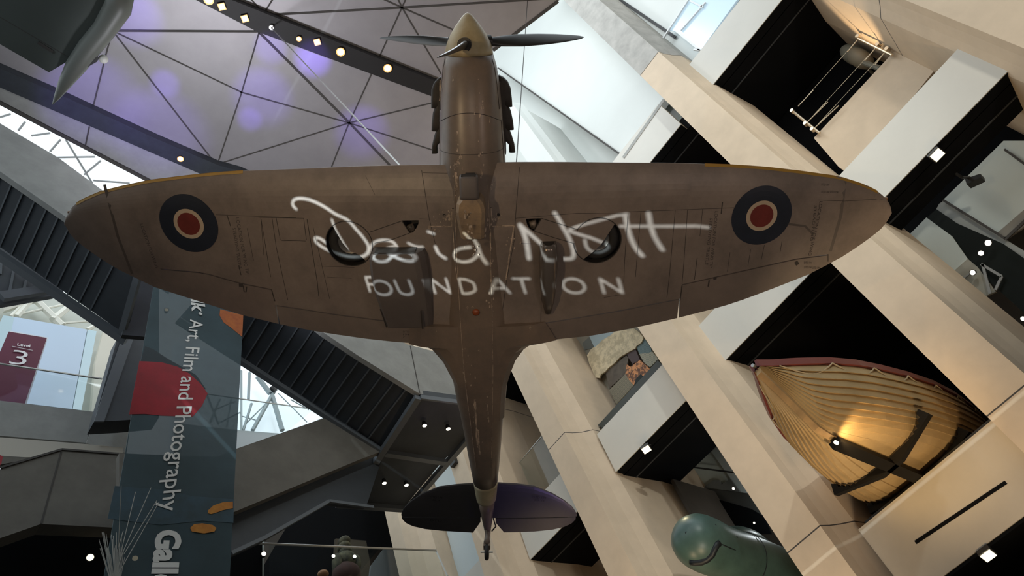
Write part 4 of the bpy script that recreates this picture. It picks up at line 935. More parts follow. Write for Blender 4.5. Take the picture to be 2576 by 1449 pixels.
# roundels
for s, c in ((-1, (475, 563)), (1, (1916, 543))):
    C1 = L(*c, -.62); R1 = .415
    for nm, r0, r1, m, d in (('roundel_blue', .0, 1.0, m_rblue, .003), ('roundel_cream', 0, .515, m_rcream, .005), ('roundel_red', 0, .385, m_rred, .007)):
        V = [(C1[0], C1[1], lowz(C1[0], C1[1]) - d)]; F = []; n = 64; nr = 6
        for j in range(1, nr + 1):
            for i in range(n):
                t = 2 * math.pi * i / n; r = R1 * r1 * j / nr; x, y = C1[0] + r * math.cos(t), C1[1] + r * math.sin(t); V.append((x, y, lowz(x, y) - d))
        for i in range(n): F.append([0, 1 + i, 1 + (i + 1) % n])
        for j in range(nr - 1):
            for i in range(n): F.append([1 + j * n + i, 1 + j * n + (i + 1) % n, 1 + (j + 1) * n + (i + 1) % n, 1 + (j + 1) * n + i])
        mk(nm, V, F, m, fp)
# --- wheels, covers, legs
for s in (-1, 1):
    (wx, wy, wz), wr = WELL[s]; zc = lowz(wx, wy)
    Rr = wr * .90; rings = []
    for i in range(36):
        t = 2 * math.pi * i / 36; rings.append([(wx + (Rr - .07 + .07 * math.cos(a)) * math.cos(t), wy + (Rr - .07 + .07 * math.cos(a)) * math.sin(t), zc + .085 + .055 * math.sin(a)) for a in [2 * math.pi * q / 12 for q in range(12)]])
    mb = MB(); rings.append(rings[0]); mb.loft(rings, False); mb.obj('wheel', m_rub, fp, True)
    mb = MB(); prof = [(.0, .03), (.03, .03), (.05, .06), (.10, .075), (.16, .06), (.20, .045), (.20, .12), (.0, .12)]
    mb.loft([[(wx + (r * wr / .33 + .0005) * math.cos(t), wy + (r * wr / .33 + .0005) * math.sin(t), zc + h) for t in [2 * math.pi * q / 24 for q in range(24)]] for r, h in prof]); mb.obj('wheel_hub', mat('hub_metal', (.35, .32, .29), .25, metal=.8, noise=.4, scale=6), fp, True)
    # cover: part of the disc on the inboard forward side
    ls = Z('s3', (240, 372), (350, 560), (420, 640), (530, 690), (622, 778)) if s < 0 else Z('s4', (1135, 270), (1030, 430), (980, 500), (880, 590), (783, 672))
    cl_ = [L(*p, lowz(wx, wy) - .105 * abs(wy)) for p in ls]; a0 = math.atan2(cl_[0][1] - wy, cl_[0][0] - wx); a1 = math.atan2(cl_[-1][1] - wy, cl_[-1][0] - wx)
    rr = wr - .012; pts = [np.array([p[0], p[1], 0]) for p in cl_[1:-1]]
    # go round the side holding the leg
    if s < 0:
        if a1 > a0: a1 -= 0
        angs = np.linspace(a1, a0, 30) if abs(a0 - a1) < math.pi * 1.2 else np.linspace(a1, a0, 30)
        ang_mid = (angs[0] + angs[-1]) / 2
        if math.sin(ang_mid) < 0: angs = np.linspace(a1, a0 + 2 * math.pi, 30) if a0 < a1 else np.linspace(a1 + 2 * math.pi, a0, 30)
    else:
        angs = np.linspace(a1, a0, 30); ang_mid = (a0 + a1) / 2
        if math.sin(ang_mid) > 0: angs = np.linspace(a1, a0 - 2 * math.pi, 30) if a0 > a1 else np.linspace(a1 - 2 * math.pi, a0, 30)
    pts += [np.array([wx + rr * math.cos(t), wy + rr * math.sin(t), 0]) for t in angs]
    V = [np.array([p[0], p[1], lowz(p[0], p[1]) - .003]) for p in pts]
    MB().prism(V, (0, 0, .012)).obj('wheel_cover', m_ctrl, fp)
    # leg cover panel, outlined
    q = Z('s3', (640, 442), (985, 322), (1068, 452), (870, 525), (690, 560)) if s < 0 else Z('s4', (735, 328), (352, 210), (270, 345), (500, 420), (705, 480))
    V = [skinpt(*p, .005) for p in q]; MB().prism(V, (0, 0, .004)).obj('leg_cover', m_ctrl, fp)
    mb = MB(); qq = q if s < 0 else q
    for i in (0, 1, 2, 3): wl(mb, [qq[i], qq[i + 1]] if i + 1 < len(qq) else [qq[i], qq[0]], .010, .006)
    n = 40; cc = [(wx + (wr + .003) * math.cos(2 * math.pi * i / n), wy + (wr + .003) * math.sin(2 * math.pi * i / n)) for i in range(n + 1)]
    ring = [np.array([x, y, lowz(x, y) - .003]) for x, y in cc]; ring2 = [np.array([wx + (p[0] - wx) * .965, wy + (p[1] - wy) * .965, p[2]]) for p in ring]
    mb.add(ring + ring2, [[i, i + 1, n + 2 + i, n + 1 + i] for i in range(n)])
    mb.obj('cover_outline', m_line, fp)
    e = Z('s3', (1060, 375), (1090, 440)) if s < 0 else Z('s4', (250, 250), (270, 320)); a = L(*e[0]); b = L(*e[1])
    MB().tube([(a[0], a[1], lowz(a[0], a[1]) + .05), (b[0], b[1], lowz(b[0], b[1]) + .06)], .05, 12).obj('gear_leg', mat('gear_leg', (.30, .24, .19), .4, col2=(.03, .025, .02), scale=14, noise=.3), fp, True)

# --- fuselage
ST = [(.66, .305, .305, .305, 0), (.80, .345, .36, .34, 0), (1.0, .375, .43, .39, -.02), (1.3, .40, .50, .44, -.05), (1.65, .42, .56, .49, -.08), (2.0, .435, .60, .53, -.10), (2.5, .45, .65, .58, -.15),
      (3.0, .46, .67, .66, -.2), (3.6, .46, .67, .74, -.25), (4.1, .455, .665, .76, -.33), (4.5, .44, .65, .73, -.36), (4.85, .43, .63, .69, -.36), (5.05, .415, .61, .67, -.34), (5.33, .39, .575, .63, -.3), (5.6, .365, .54, .6, -.27), (5.83, .335, .505, .57, -.22),
      (6.2, .302, .45, .53, -.15), (6.7, .257, .375, .48, -.08), (7.0, .23, .33, .45, -.04), (7.28, .20, .285, .42, 0)]
def fring(st, n=40):
    x, w, zb, zt, zc = st; R = []
    for i in range(n):
        t = 2 * math.pi * i / n; cs, sn = math.cos(t), math.sin(t); e = .88
        y = w * math.copysign(abs(cs) ** e, cs); h = (zt - zc) if sn > 0 else (zb + zc)
        R.append((x, y, zc + h * math.copysign(abs(sn) ** e, sn)))
    return R
MB().loft([fring(s) for s in ST]).obj('fuselage', m_body, fp, True)
ST2 = [(7.28, .201, .286, .421, 0), (7.34, .197, .277, .415, 0.0), (7.62, .170, .235, .39, .02), (7.66, .166, .229, .388, .02)]
MB().loft([fring(s) for s in ST2]).obj('tail_band', m_band, fp, True)
ST3 = [(7.66, .150, .215, .38, .02), (7.9, .118, .175, .36, .04), (8.2, .08, .13, .34, .05), (8.45, .045, .09, .33, .06), (8.62, .018, .05, .32, .08)]
MB().loft([fring(s) for s in ST3]).obj('tail_cone', m_body, fp, True)
# fillets between wing trailing edge and fuselage
FL_ = {-1: [(1030, 865), (1064, 868), (1088, 880), (1114.6, 912), (1135, 953), (1152, 990.6), (1162, 1023.7), (1168, 1060)], 1: [(1400, 855), (1365, 860), (1338, 864.5), (1317, 879), (1296.5, 908), (1284, 941), (1274, 974), (1270, 1015), (1268, 1060)]}
for s in (-1, 1):
    T = [(4.2, .95)] + [(p[0], abs(p[1])) for p in [L(*q, -.46, 0) for q in FL_[s]]]; T.sort(); T = [t for i, t in enumerate(T) if i == 0 or t[0] > T[i - 1][0] + .004]
    xsf = sorted(set([4.2, 4.35] + [t[0] for t in T] + [4.7, 4.95, 5.2, 5.5, 5.75])); xsf = [x for x in xsf if x <= T[-1][0]]
    rings = []
    for x in xsf:
        w_ = itp(x, T); zb = -.62 + .10 * (x - 4.2) ** 1.5 * .6; up_ = .20
        rings.append([(x, s * .05, zb + .0), (x, s * w_ * .55, zb + .01), (x, s * w_ * .82, zb + .05), (x, s * w_, zb + .14), (x, s * w_ * .98, zb + .17), (x, s * w_ * .7, zb + .30), (x, s * .05, zb + .5)])
    MB().loft(rings).obj('wing_fillet', m_body, fp)
# cowl seam lines
def fline(mb, f, wd=.008, m=0): mb.tube(f, wd / 2, 5, m)
def fpt(x, ang, out=.002):
    T = ST; w = np.interp(x, [s[0] for s in T], [s[1] for s in T]); zb = np.interp(x, [s[0] for s in T], [s[2] for s in T]); zc = np.interp(x, [s[0] for s in T], [s[4] for s in T])
    cs, sn = math.cos(ang), math.sin(ang); return (x, (w + out) * math.copysign(abs(cs) ** .88, cs), zc - (zb + zc + out) * abs(sn) ** .88)
mb = MB()
fline(mb, [fpt(1.30 + .16 * abs(math.cos(a)) ** 2, a) for a in np.linspace(.15, math.pi - .15, 24)]); fline(mb, [fpt(1.80, a) for a in np.linspace(.2, math.pi - .2, 20)], .006)
for s_ in (.30, math.pi - .30): fline(mb, [fpt(x, s_) for x in np.linspace(1.46, 2.2, 8)], .007); fline(mb, [fpt(x, s_ + (.1 if s_ < 1 else -.1)) for x in np.linspace(.7, 1.3, 6)], .006)
for s_ in (1.12, math.pi - 1.12): fline(mb, [fpt(x, s_) for x in np.linspace(2.2, 6.8, 24)], .008, 1)
mb.obj('cowl_seams', None, fp, True, [m_line, m_worn])
# paint scars
mb = MB()
for x, a, l, wd in ((2.02, 1.95, .22, .05), (1.86, 1.9, .1, .05), (2.2, 1.8, .2, .03), (5.4, 1.75, .9, .035), (6.0, 1.72, .5, .04), (5.5, 1.3, .35, .02), (1.2, 1.15, .06, .015), (1.35, .95, .08, .012), (.95, 2.9, .25, .03), (2.0, 1.3, .1, .02)):
    P = [fpt(x + l * q, a + random.uniform(-.03, .03), .003) for q in np.linspace(0, 1, 6)]
    A = [(p[0], p[1] - wd / 2 * random.uniform(.4, 1), p[2]) for p in P]; B = [(p[0], p[1] + wd / 2 * random.uniform(.4, 1), p[2]) for p in P]
    MB().add(A + B, [[i, i + 1, 7 + i, 6 + i] for i in range(5)]).obj('paint_scar', m_worn, fp)
# spinner and propeller
sp = [(.165, .004), (.172, .028), (.20, .062), (.25, .105), (.32, .16), (.42, .228), (.52, .275), (.60, .298), (.655, .305)]
so = MB().loft([[(x, r * math.cos(t), r * math.sin(t)) for t in [2 * math.pi * q / 40 for q in range(40)]] for x, r in sp]).obj('spinner', m_spin, fp, True)
th0 = -.128
for k3 in range(3):
    a = th0 + [0, -2 * math.pi / 3, 2 * math.pi / 3][k3]; d = np.array([0, math.sin(a), -math.cos(a)]); t_ = np.array([0, math.cos(a), math.sin(a)]); xx = np.array([1., 0, 0])
    rings = []
    for r, ch, th, tw in ((.2, .12, .10, 50), (.30, .12, .085, 48), (.45, .17, .06, 42), (.7, .235, .042, 36), (1.0, .245, .032, 30), (1.25, .215, .024, 26), (1.45, .155, .018, 23), (1.57, .085, .012, 22), (1.62, .02, .006, 22)):
        tw = -math.radians(tw); c_ = t_ * math.cos(tw) + xx * math.sin(tw); n_ = -t_ * math.sin(tw) + xx * math.cos(tw)
        cen = np.array([.52, 0, 0]) + d * r
        rings.append([cen + c_ * ch / 2 * math.cos(q) + n_ * th / 2 * math.sin(q) for q in [2 * math.pi * i / 16 for i in range(16)]])
    MB().loft(rings).obj('propeller_blade', m_blade, fp, True)
    cen = np.array([.52, 0, 0]) + d * .27
    MB().loft([[cen + d * o + (t_ * math.cos(q) + xx * math.sin(q)) * .088 for q in [2 * math.pi * i / 20 for i in range(20)]] for o in (-.06, .02)]).obj('blade_socket', m_blk, so)
MB().loft([[(x, r * math.cos(t), r * math.sin(t)) for t in [2 * math.pi * q / 40 for q in range(40)]] for x, r in ((.655, .285), (.675, .285))]).obj('spinner_gap', m_blk, so, True)
# exhausts
for s in (-1, 1):
    for j in range(3):
        x0 = .93 + j * .30; y0 = .34; z0 = .12; rings = []
        for t, yo, hz in ((0, .03, .05), (.03, .09, .065), (.08, .14, .075), (.16, .175, .08), (.30, .19 + .012 * j, .075), (.40, .195 + .015 * j, .07)):
            yi = .02 if t < .3 or j < 2 else .14
            rings.append([(x0 + t, s * (y0 + (yi + yo) / 2 + (yo - yi) / 2 * math.copysign(abs(math.cos(q)) ** .6, math.cos(q))), z0 + hz * math.copysign(abs(math.sin(q)) ** .6, math.sin(q))) for q in [2 * math.pi * i / 20 for i in range(20)]])
        MB().loft(rings).obj('exhaust_stub', m_exh, fp, True)
    MB().box((1.0, s * .39 - .05, .04), (1.95, s * .39 + .05, .22)).obj('exhaust_plate', m_exh, fp)
m_rad = mat('radiator_paint', (.15, .13, .12), .5, noise=.2, scale=2)
m_int = mat('intake_tan', (.40, .29, .18), .5, col2=(.22, .17, .13), scale=5, noise=.3)
# carburettor intake
def Lz(u, v, z): return L(u, v, z, 0)
mb = MB(); rows = []
for (x, w, zb) in ((1.99, .108, -.93), (2.02, .115, -.945), (2.24, .118, -.95), (2.28, .12, -.95)):
    rows.append([(x, w * math.copysign(abs(math.cos(t)) ** .6, math.cos(t)) - .005, -.80 + (.8 + zb) * .5 * 0 + (zb + .80) * (1 - 0) * (.5 - .5 * math.copysign(abs(math.sin(t)) ** .6, math.sin(t))) + 0 * t) for t in [2 * math.pi * q / 24 for q in range(24)]])
mb.loft(rows).obj('intake_mouth', m_rad, fp, True)
MB().box((1.982, -.095, -.925), (1.993, .085, -.82)).obj('intake_opening', m_blk, fp)
mb = MB(); rows = []
for (x, w, zb, zt) in ((2.28, .12, -.955, -.62), (2.34, .165, -.955, -.6), (2.45, .185, -.94, -.6), (2.62, .17, -.89, -.6), (2.86, .15, -.76, -.6)):
    rows.append([(x, -w, zt), (x, -w, zb + .05), (x, -w + .04, zb), (x, w - .04, zb), (x, w, zb + .05), (x, w, zt)])
mb.loft(rows).obj('intake_fairing', m_int, fp)
MB().box((2.02, -.06, -.82), (2.36, .06, -.62)).obj('intake_neck', m_blk, fp)
# radiator (left) and oil cooler (right)
rows = []
for (x, ya_, yb_, h) in ((3.05, -1.33, -.66, .27), (3.12, -1.36, -.63, .285), (3.4, -1.36, -.60, .285), (3.7, -1.33, -.60, .24), (4.0, -1.29, -.60, .17), (4.22, -1.26, -.61, .11)):
    z_ = lowz(x, -1.0)
    rows.append([(x, ya_, z_ + .05), (x, ya_ + .0, z_ - h + .04), (x, ya_ + .04, z_ - h), (x, yb_ - .14, z_ - h), (x, yb_ - .07, z_ - h * .86), (x, yb_ - .01, z_ - h * .45), (x, yb_ + .03, z_ + .05)])
MB().loft(rows).obj('radiator', m_rad, fp)
z_ = lowz(3.05, -1.0); MB().box((3.040, -1.29, z_ - .235), (3.052, -.76, z_ - .02)).obj('radiator_mouth', m_blk, fp)
mb = MB()
x0_, h_ = 3.93, .19
mb.tube([(3.9, -1.305, lowz(3.9, -1.3) - .19), (4.22, -1.265, lowz(4.2, -1.3) - .115)], .008, 5); mb.tube([(3.9, -.74, lowz(3.9, -.7) - .19), (4.22, -.75, lowz(4.2, -.7) - .115)], .010, 5); mb.obj('radiator_flap_edges', m_line, fp)
rows = []
for (x, hw, h) in ((2.99, .10, .20), (3.05, .115, .22), (3.3, .125, .23), (3.6, .115, .20), (3.85, .09, .14), (4.05, .045, .07)):
    yc = .99; z_ = lowz(x, yc)
    rows.append([(x, yc + hw * math.copysign(abs(math.cos(t)) ** .7, math.cos(t)), z_ + .04 - (h + .04) * math.sin(t) ** .6) for t in [math.pi * q / 14 for q in range(15)]])
MB().loft(rows).obj('oil_cooler', mat('oil_cooler_metal', (.20, .17, .15), .25, metal=.5), fp, True)
z_ = lowz(2.99, .99); MB().loft([[(2.985 + o, .99 + .08 * math.cos(t), z_ - .02 - .15 * math.sin(t)) for t in [math.pi * q / 12 for q in range(13)]] for o in (0, .01)]).obj('oil_cooler_mouth', m_blk, fp)
# recognition lamp, hooks
p = L(1197.5, 786, -.675, 0); MB().loft([[(p[0] + r * math.cos(t), p[1] + r * math.sin(t), -.665 - h) for t in [2 * math.pi * q / 20 for q in range(20)]] for r, h in ((.05, -.02), (.05, .012), (.03, .03), (.004, .036))]).obj('belly_lamp', mat('amber_lens', (.30, .07, .02), .2), fp, True)
for q in (Z('z6', (1355, 410))[0], Z('z6', (1750, 405))[0]):
    p = skinpt(*q, .004); MB().loft([[(p[0] + .02 * math.cos(t), p[1] + .02 * math.sin(t), p[2] + o) for t in [2 * math.pi * i / 12 for i in range(12)]] for o in (0, .01)]).obj('jacking_point', m_blk, fp)
# bare metal scuffs round the jacking points
mb = MB()
random.seed(3)
for q0 in (Z('z6', (1370, 410))[0], Z('z6', (1725, 430))[0], Z('s5', (570, 680))[0], Z('s5', (590, 870))[0], Z('s5', (600, 1040))[0], Z('s5', (385, 330))[0], Z('z6', (1580, 650))[0]):
    for j in range(7):
        u, v = q0[0] + random.uniform(-9, 9), q0[1] + random.uniform(-12, 12); z = -.0
        p = skinpt(u, v, .007); n = 7; r = random.uniform(.006, .022)
        if abs(p[1]) < .2: p[2] = -.955 if p[0] < 2.9 else -.70
        mb.prism([(p[0] + r * random.uniform(.5, 1.5) * math.cos(2 * math.pi * i / n), p[1] + r * random.uniform(.4, 1) * math.sin(2 * math.pi * i / n), p[2]) for i in range(n)], (0, 0, .002))
mb.obj('paint_scuffs', m_worn, fp)
# flaked paint under the cowl and along the belly
for x, a, sp_r, cnt in ((1.80, 1.85, .10, 14), (2.02, 1.95, .08, 12), (1.9, 1.3, .10, 8), (1.25, 1.3, .15, 7), (.95, 2.75, .10, 8), (2.3, 1.95, .10, 8), (2.7, 1.15, .15, 8), (3.3, 1.15, .2, 8), (4.0, 1.14, .3, 8), (5.2, 1.75, .3, 12), (5.9, 1.72, .3, 12), (5.5, 1.35, .1, 5), (4.6, 1.95, .3, 6)):
    mb = MB()
    for j in range(cnt):
        xx_, aa_ = x + random.gauss(0, sp_r), a + random.gauss(0, .07); r = random.uniform(.004, .016); n = 7
        mb.add([fpt(xx_ + r * random.uniform(.8, 2.4) * math.cos(2 * math.pi * i / n), aa_ + r * 2.2 * random.uniform(.5, 1.1) * math.sin(2 * math.pi * i / n), .004) for i in range(n)], [list(range(n))])
    mb.obj('flaked_paint', m_worn, fp)
for k_, px_c in enumerate((Z('z6', (1350, 410))[0], Z('z6', (1740, 430))[0], Z('z6', (1450, 110))[0], Z('z6', (1700, 180))[0], Z('z6', (1850, 600))[0], Z('z6', (1300, 490))[0])):
    mb = MB()
    for j in range(12):
        p = skinpt(px_c[0] + random.gauss(0, 9), px_c[1] + random.gauss(0, 11), .005); r = random.uniform(.004, .014); n = 7
        mb.add([(p[0] + r * random.uniform(.6, 2) * math.cos(2 * math.pi * i / n), p[1] + r * random.uniform(.4, 1.1) * math.sin(2 * math.pi * i / n), p[2]) for i in range(n)], [list(range(n))])
    mb.obj('flaked_paint', m_worn, fp)
# tailplane, elevators, fin, tail wheel
TLl = Z('q3', (835, 881), (700, 890), (600, 905), (520, 940), (450, 985), (400, 1035), (385, 1072)); TLr = Z('q3', (985, 878), (1100, 885), (1200, 900), (1290, 935), (1370, 980), (1430, 1030), (1456, 1075))
TEl2 = Z('q3', (385, 1072), (392, 1105), (420, 1130), (480, 1155), (580, 1170), (700, 1178), (835, 1185)); TEr2 = Z('q3', (1456, 1075), (1450, 1100), (1420, 1130), (1350, 1160), (1250, 1175), (1100, 1182), (1020, 1183))
ZT = .22; m_stenT = mat('stencil_ink_tail', (.012, .01, .012), .7)
for s, A, B in ((-1, TLl, TEl2), (1, TLr, TEr2)):
    a = sorted([(abs(p[1]), p[0]) for p in [Lz(*q, ZT) for q in A]]); b = sorted([(abs(p[1]), p[0]) for p in [Lz(*q, ZT) for q in B]])
    ytp = a[-1][0] - .003; hx = Lz(*Z('q3', (500 if s < 0 else 1330, 1088))[0], ZT)[0]
    def tp(mb, ys, f0, f1):
        rings = []
        for y in ys:
            A0, B0 = itp(y, a), itp(y, b); x0, x1 = f0(y), f1(y); x1 = max(x1, x0 + .004); T = [(1 - math.cos(math.pi * i / 10)) / 2 for i in range(11)]
            lo = []; hi = []
            for t in T:
                x = x0 + (x1 - x0) * t; tt = min(max((x - A0) / max(B0 - A0, .02), 0), 1); h = .055 * max(B0 - A0, .02) * 2 * math.sqrt(tt) * (1 - tt) + .002
                lo.append((x, s * y, ZT - h)); hi.append((x, s * y, ZT + h))
            rings.append(lo + hi[::-1])
        mb.loft(rings)
    ys = [0.02, .2, .5, .8, 1.1, 1.3] + [1.3 + (ytp - 1.3) * math.sin(math.pi / 2 * q / 7) for q in range(1, 8)]
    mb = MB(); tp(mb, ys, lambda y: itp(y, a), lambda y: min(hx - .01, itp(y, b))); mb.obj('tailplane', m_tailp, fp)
    ysE = [y for y in ys if itp(y, b) > hx + .02 and itp(y, a) < hx and y > .1]
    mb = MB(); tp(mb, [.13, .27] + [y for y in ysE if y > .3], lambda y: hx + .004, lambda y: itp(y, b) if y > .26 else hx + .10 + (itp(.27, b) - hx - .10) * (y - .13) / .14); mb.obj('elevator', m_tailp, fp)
    mb = MB(); W = []
    for q in ((500, 1082), (1020, 1090)) if s > 0 else ((500, 1086), (825, 1093)): pass
    for tx, q0, q1, q2 in ((('DTD 194', (1185, 975), (1265, 980), (1187, 962)), ('AIR 14', (1195, 992), (1255, 997), (1197, 981)), ('DTD 194', (560, 975), (635, 978), (562, 962)), ('AIR 14', (575, 992), (620, 995), (577, 981)), ('DTD', (560, 1115), (630, 1120), (562, 1103))) if s > 0 else ()):
        Wt, F = text_on(tx, *Z('q3', q0, q1, q2), lambda u, v: Lz(u, v, ZT - .07)); mk('stencil', Wt, F, m_stenT, fp)
finp = [(7.0, .42), (7.45, 1.05), (7.75, 1.35), (8.05, 1.42), (8.2, 1.35), (8.25, .3)]
MB().prism([(x, -.03, z) for x, z in finp], (0, .06, 0)).obj('tail_fin', m_body, fp)
rud = [(8.27, .1), (8.27, 1.32), (8.45, 1.25), (8.7, .95), (8.85, .6), (8.8, .25), (8.62, .02)]
MB().prism([(x, -.022, z) for x, z in rud], (0, .044, 0)).obj('rudder', m_body, fp)
# canopy and windscreen above
rows = []
for x, w_, z0, h in ((3.0, .2, .62, .02), (3.3, .27, .7, .22), (3.7, .29, .74, .32), (4.2, .28, .74, .30), (4.7, .2, .7, .12), (5.0, .1, .68, .02)):
    rows.append([(x, w_ * math.cos(t), z0 + h * math.sin(t)) for t in [math.pi * q / 12 for q in range(13)]])
MB().loft(rows).obj('canopy', mat('canopy_glass', (.2, .25, .27), .1, metal=.2), fp, True)
# tail wheel
tw0 = Lz(1226, 1364, -.28); 
MB().tube([(tw0[0] - .12, 0, -.02), (tw0[0] - .02, 0, -.22), (tw0[0] + .03, 0, -.30)], [.03, .045, .05], 10).obj('tail_wheel_strut', m_body, fp, True)
MB().box((tw0[0] + .0, -.055, -.36), (tw0[0] + .09, .055, -.24)).obj('tail_wheel_fork', m_body, fp)
cx_, cz_ = tw0[0] + .10, -.40; rings = []
for i in range(24):
    t = 2 * math.pi * i / 24; rings.append([(cx_ + (.095 + .035 * math.cos(a)) * math.cos(t), .036 * math.sin(a), cz_ + (.095 + .035 * math.cos(a)) * math.sin(t)) for a in [2 * math.pi * q / 10 for q in range(10)]])
rings.append(rings[0]); MB().loft(rings, False).obj('tail_wheel', m_rub, fp, True)
MB().tube([(cx_, -.1, cz_), (cx_, .1, cz_)], .012, 8).obj('tail_wheel_axle', m_steel, fp)
pt = Lz(1240, 1315, .0); MB().tube([(pt[0] - .05, .10, .05), (pt[0] + .1, .14, .02), (pt[0] + .2, .07, .02)], .012, 6).obj('trim_linkage', m_blk, fp)

# suspension cables
def cable(nm, lab, a, b, r, m):
    mb = MB().tube([a, b], r, 6); return tag(mb.obj(nm, m), lab, 'cable')
cable('suspension_cable', 'thin taut cable rising from the right wing root past the propeller blade', toW(L(1299, 411, .1, 0)), at(1327, 2, 2, 19.98), .008, m_housing)
pa = at(683, 70, 2, 19.6); cable('suspension_cable', 'bright taut cable from dark ceiling channel down behind the left wing', pa, toW(L(1010, 420, .3, 0)), .012, m_steel)
MB_ = MB().tube([pa, (pa[0], pa[1], pa[2] + .15)], .06, 8); tag(MB_.obj('cable_anchor', m_steel), 'small steel cable anchor on the dark ceiling channel', 'anchor')

# ---------------------------------------------------------------- slide projector throwing the signature on to the wing
PL = np.array([.8, -3.4, -8.9]); PW = toW(PL)
tgt = toW(skinpt(1200, 620)); fw = (tgt - PW) / np.linalg.norm(tgt - PW)
sx = np.cross(fw, [0, 0, 1.]); sx /= np.linalg.norm(sx); sy = np.cross(sx, fw)
DG = .30
def gob(u, v):
    q = toW(skinpt(u, v)) - PW; d = q @ fw; return (q @ sx / d * DG, q @ sy / d * DG)
def sp_(pts, n=8):
    P = [np.array(p, float) for p in pts]; P = [P[0]] + P + [P[-1]]; o = []
    for i in range(1, len(P) - 2):
        for j in range(n):
            t = j / n; a, b, c, d = P[i - 1:i + 3]
            o.append(.5 * ((2 * b) + (-a + c) * t + (2 * a - 5 * b + 4 * c - d) * t * t + (-a + 3 * b - 3 * c + d) * t ** 3))
    o.append(P[-2]); return o
S = []
def st_(k, pts, w_=8, smooth=True): 
    q = Z(k, *pts); S.append((sp_(q) if smooth else [np.array(p, float) for p in q], w_))
st_('z6', ((275, 365), (250, 335), (258, 300), (300, 287), (370, 297), (470, 342), (560, 400), (650, 445), (715, 515), (770, 580), (803, 640), (790, 690), (740, 715), (650, 712), (570, 690), (490, 655), (430, 615), (412, 585), (425, 573), (455, 583), (500, 615)), 8)
st_('z6', ((535, 440), (560, 510), (605, 590), (650, 660)), 6)
st_('z6', ((800, 690), (830, 625), (870, 597), (930, 590), (980, 605), (1010, 640)), 7)
st_('z6', ((985, 640), (930, 660), (915, 700), (950, 730), (1010, 728), (1050, 690), (1110, 660), (1170, 672), (1205, 705), (1190, 730), (1130, 725), (1060, 695), (1000, 662)), 7)
st_('z6', ((1090, 612), (1150, 638), (1200, 640)), 5); st_('z6', ((1290, 640), (1315, 690), (1365, 725)), 8); st_('z6', ((1235, 530), (1280, 545)), 6, False)
st_('z6', ((1560, 640), (1480, 652), (1432, 685), (1440, 725), (1500, 747), (1565, 737), (1615, 695), (1620, 650), (1590, 590), (1555, 530)), 7); st_('z6', ((1610, 620), (1640, 700), (1678, 760)), 8)
st_('s4', ((120, 280), (180, 430), (215, 640)), 11); st_('s4', ((130, 290), (220, 370), (330, 470), (420, 560), (500, 640)), 9)
st_('s4', ((520, 640), (600, 645), (680, 635), (690, 560), (650, 430), (590, 320), (540, 230), (490, 150)), 9)
st_('s4', ((650, 330), (740, 295), (850, 262), (1000, 222), (1150, 180), (1270, 165)), 6, False); st_('s4', ((650, 345), (750, 380), (870, 415), (1010, 470), (1060, 520)), 7, False); st_('s4', ((815, 440), (830, 510), (880, 560), (960, 575), (1050, 540)), 6)
st_('s4', ((1245, 170), (1270, 300), (1310, 430), (1360, 530), (1430, 610)), 10); st_('z7', ((900, 490), (1100, 490), (1300, 490), (1450, 488), (1540, 498)), 7, False); st_('z7', ((1105, 395), (1120, 480), (1150, 570), (1205, 660)), 10)
def glyph(segs, cx_g, w_g, top=701, bot=737):
    sl = 11.0
    for sg_ in segs:
        pts = [(cx_g + (x - .5) * w_g + (y - .5) * sl, top + y * (bot - top)) for x, y in sg_]
        S.append((sp_(pts, 6) if len(sg_) > 3 else [np.array(p) for p in pts], 5.2))
O = [[(.5 + .5 * math.cos(t), .5 + .5 * math.sin(t)) for t in np.linspace(0, 2 * math.pi, 13)]]
glyph([[(0, 0), (0, 1)], [(0, 0), (1, 0)], [(0, .5), (.85, .5)]], 935, 20, 697, 733)
glyph(O, 985, 44); glyph([[(0, 0), (.0, .45), (.08, .85), (.5, 1.0), (.92, .85), (1, .45), (1, 0)]], 1040, 34)
glyph([[(0, 1), (0, 0)], [(0, 0), (1, 1)], [(1, 1), (1, 0)]], 1108, 38); glyph([[(0, 0), (0, 1)], [(0, 0), (.5, .02), (.95, .25), (1, .5), (.95, .78), (.5, .98), (0, 1)]], 1182, 36)
glyph([[(0, 1), (.5, 0)], [(.5, 0), (1, 1)], [(.2, .66), (.8, .66)]], 1256, 42); glyph([[(0, 0), (1, 0)], [(.5, 0), (.5, 1)]], 1316, 42); glyph([[(.5, 0), (.5, 1)]], 1378, 10)
glyph(O, 1443, 54); glyph([[(0, 1), (0, 0)], [(0, 0), (1, 1)], [(1, 1), (1, 0)]], 1537, 46)
SG = [([gob(*p) for p in pts], w_) for pts, w_ in S]
allp = np.array([p for s_, _ in SG for p in s_]); lo = allp.min(0) - .012; hi = allp.max(0) + .012
scale_px = np.linalg.norm(np.array(gob(1200, 620)) - np.array(gob(1210, 620))) / 10
NX = 900; cell = (hi[0] - lo[0]) / NX; NY = int((hi[1] - lo[1]) / cell)
gx, gy = np.meshgrid(lo[0] + (np.arange(NX) + .5) * cell, lo[1] + (np.arange(NY) + .5) * cell, indexing='ij')
open_ = np.zeros((NX, NY), bool)
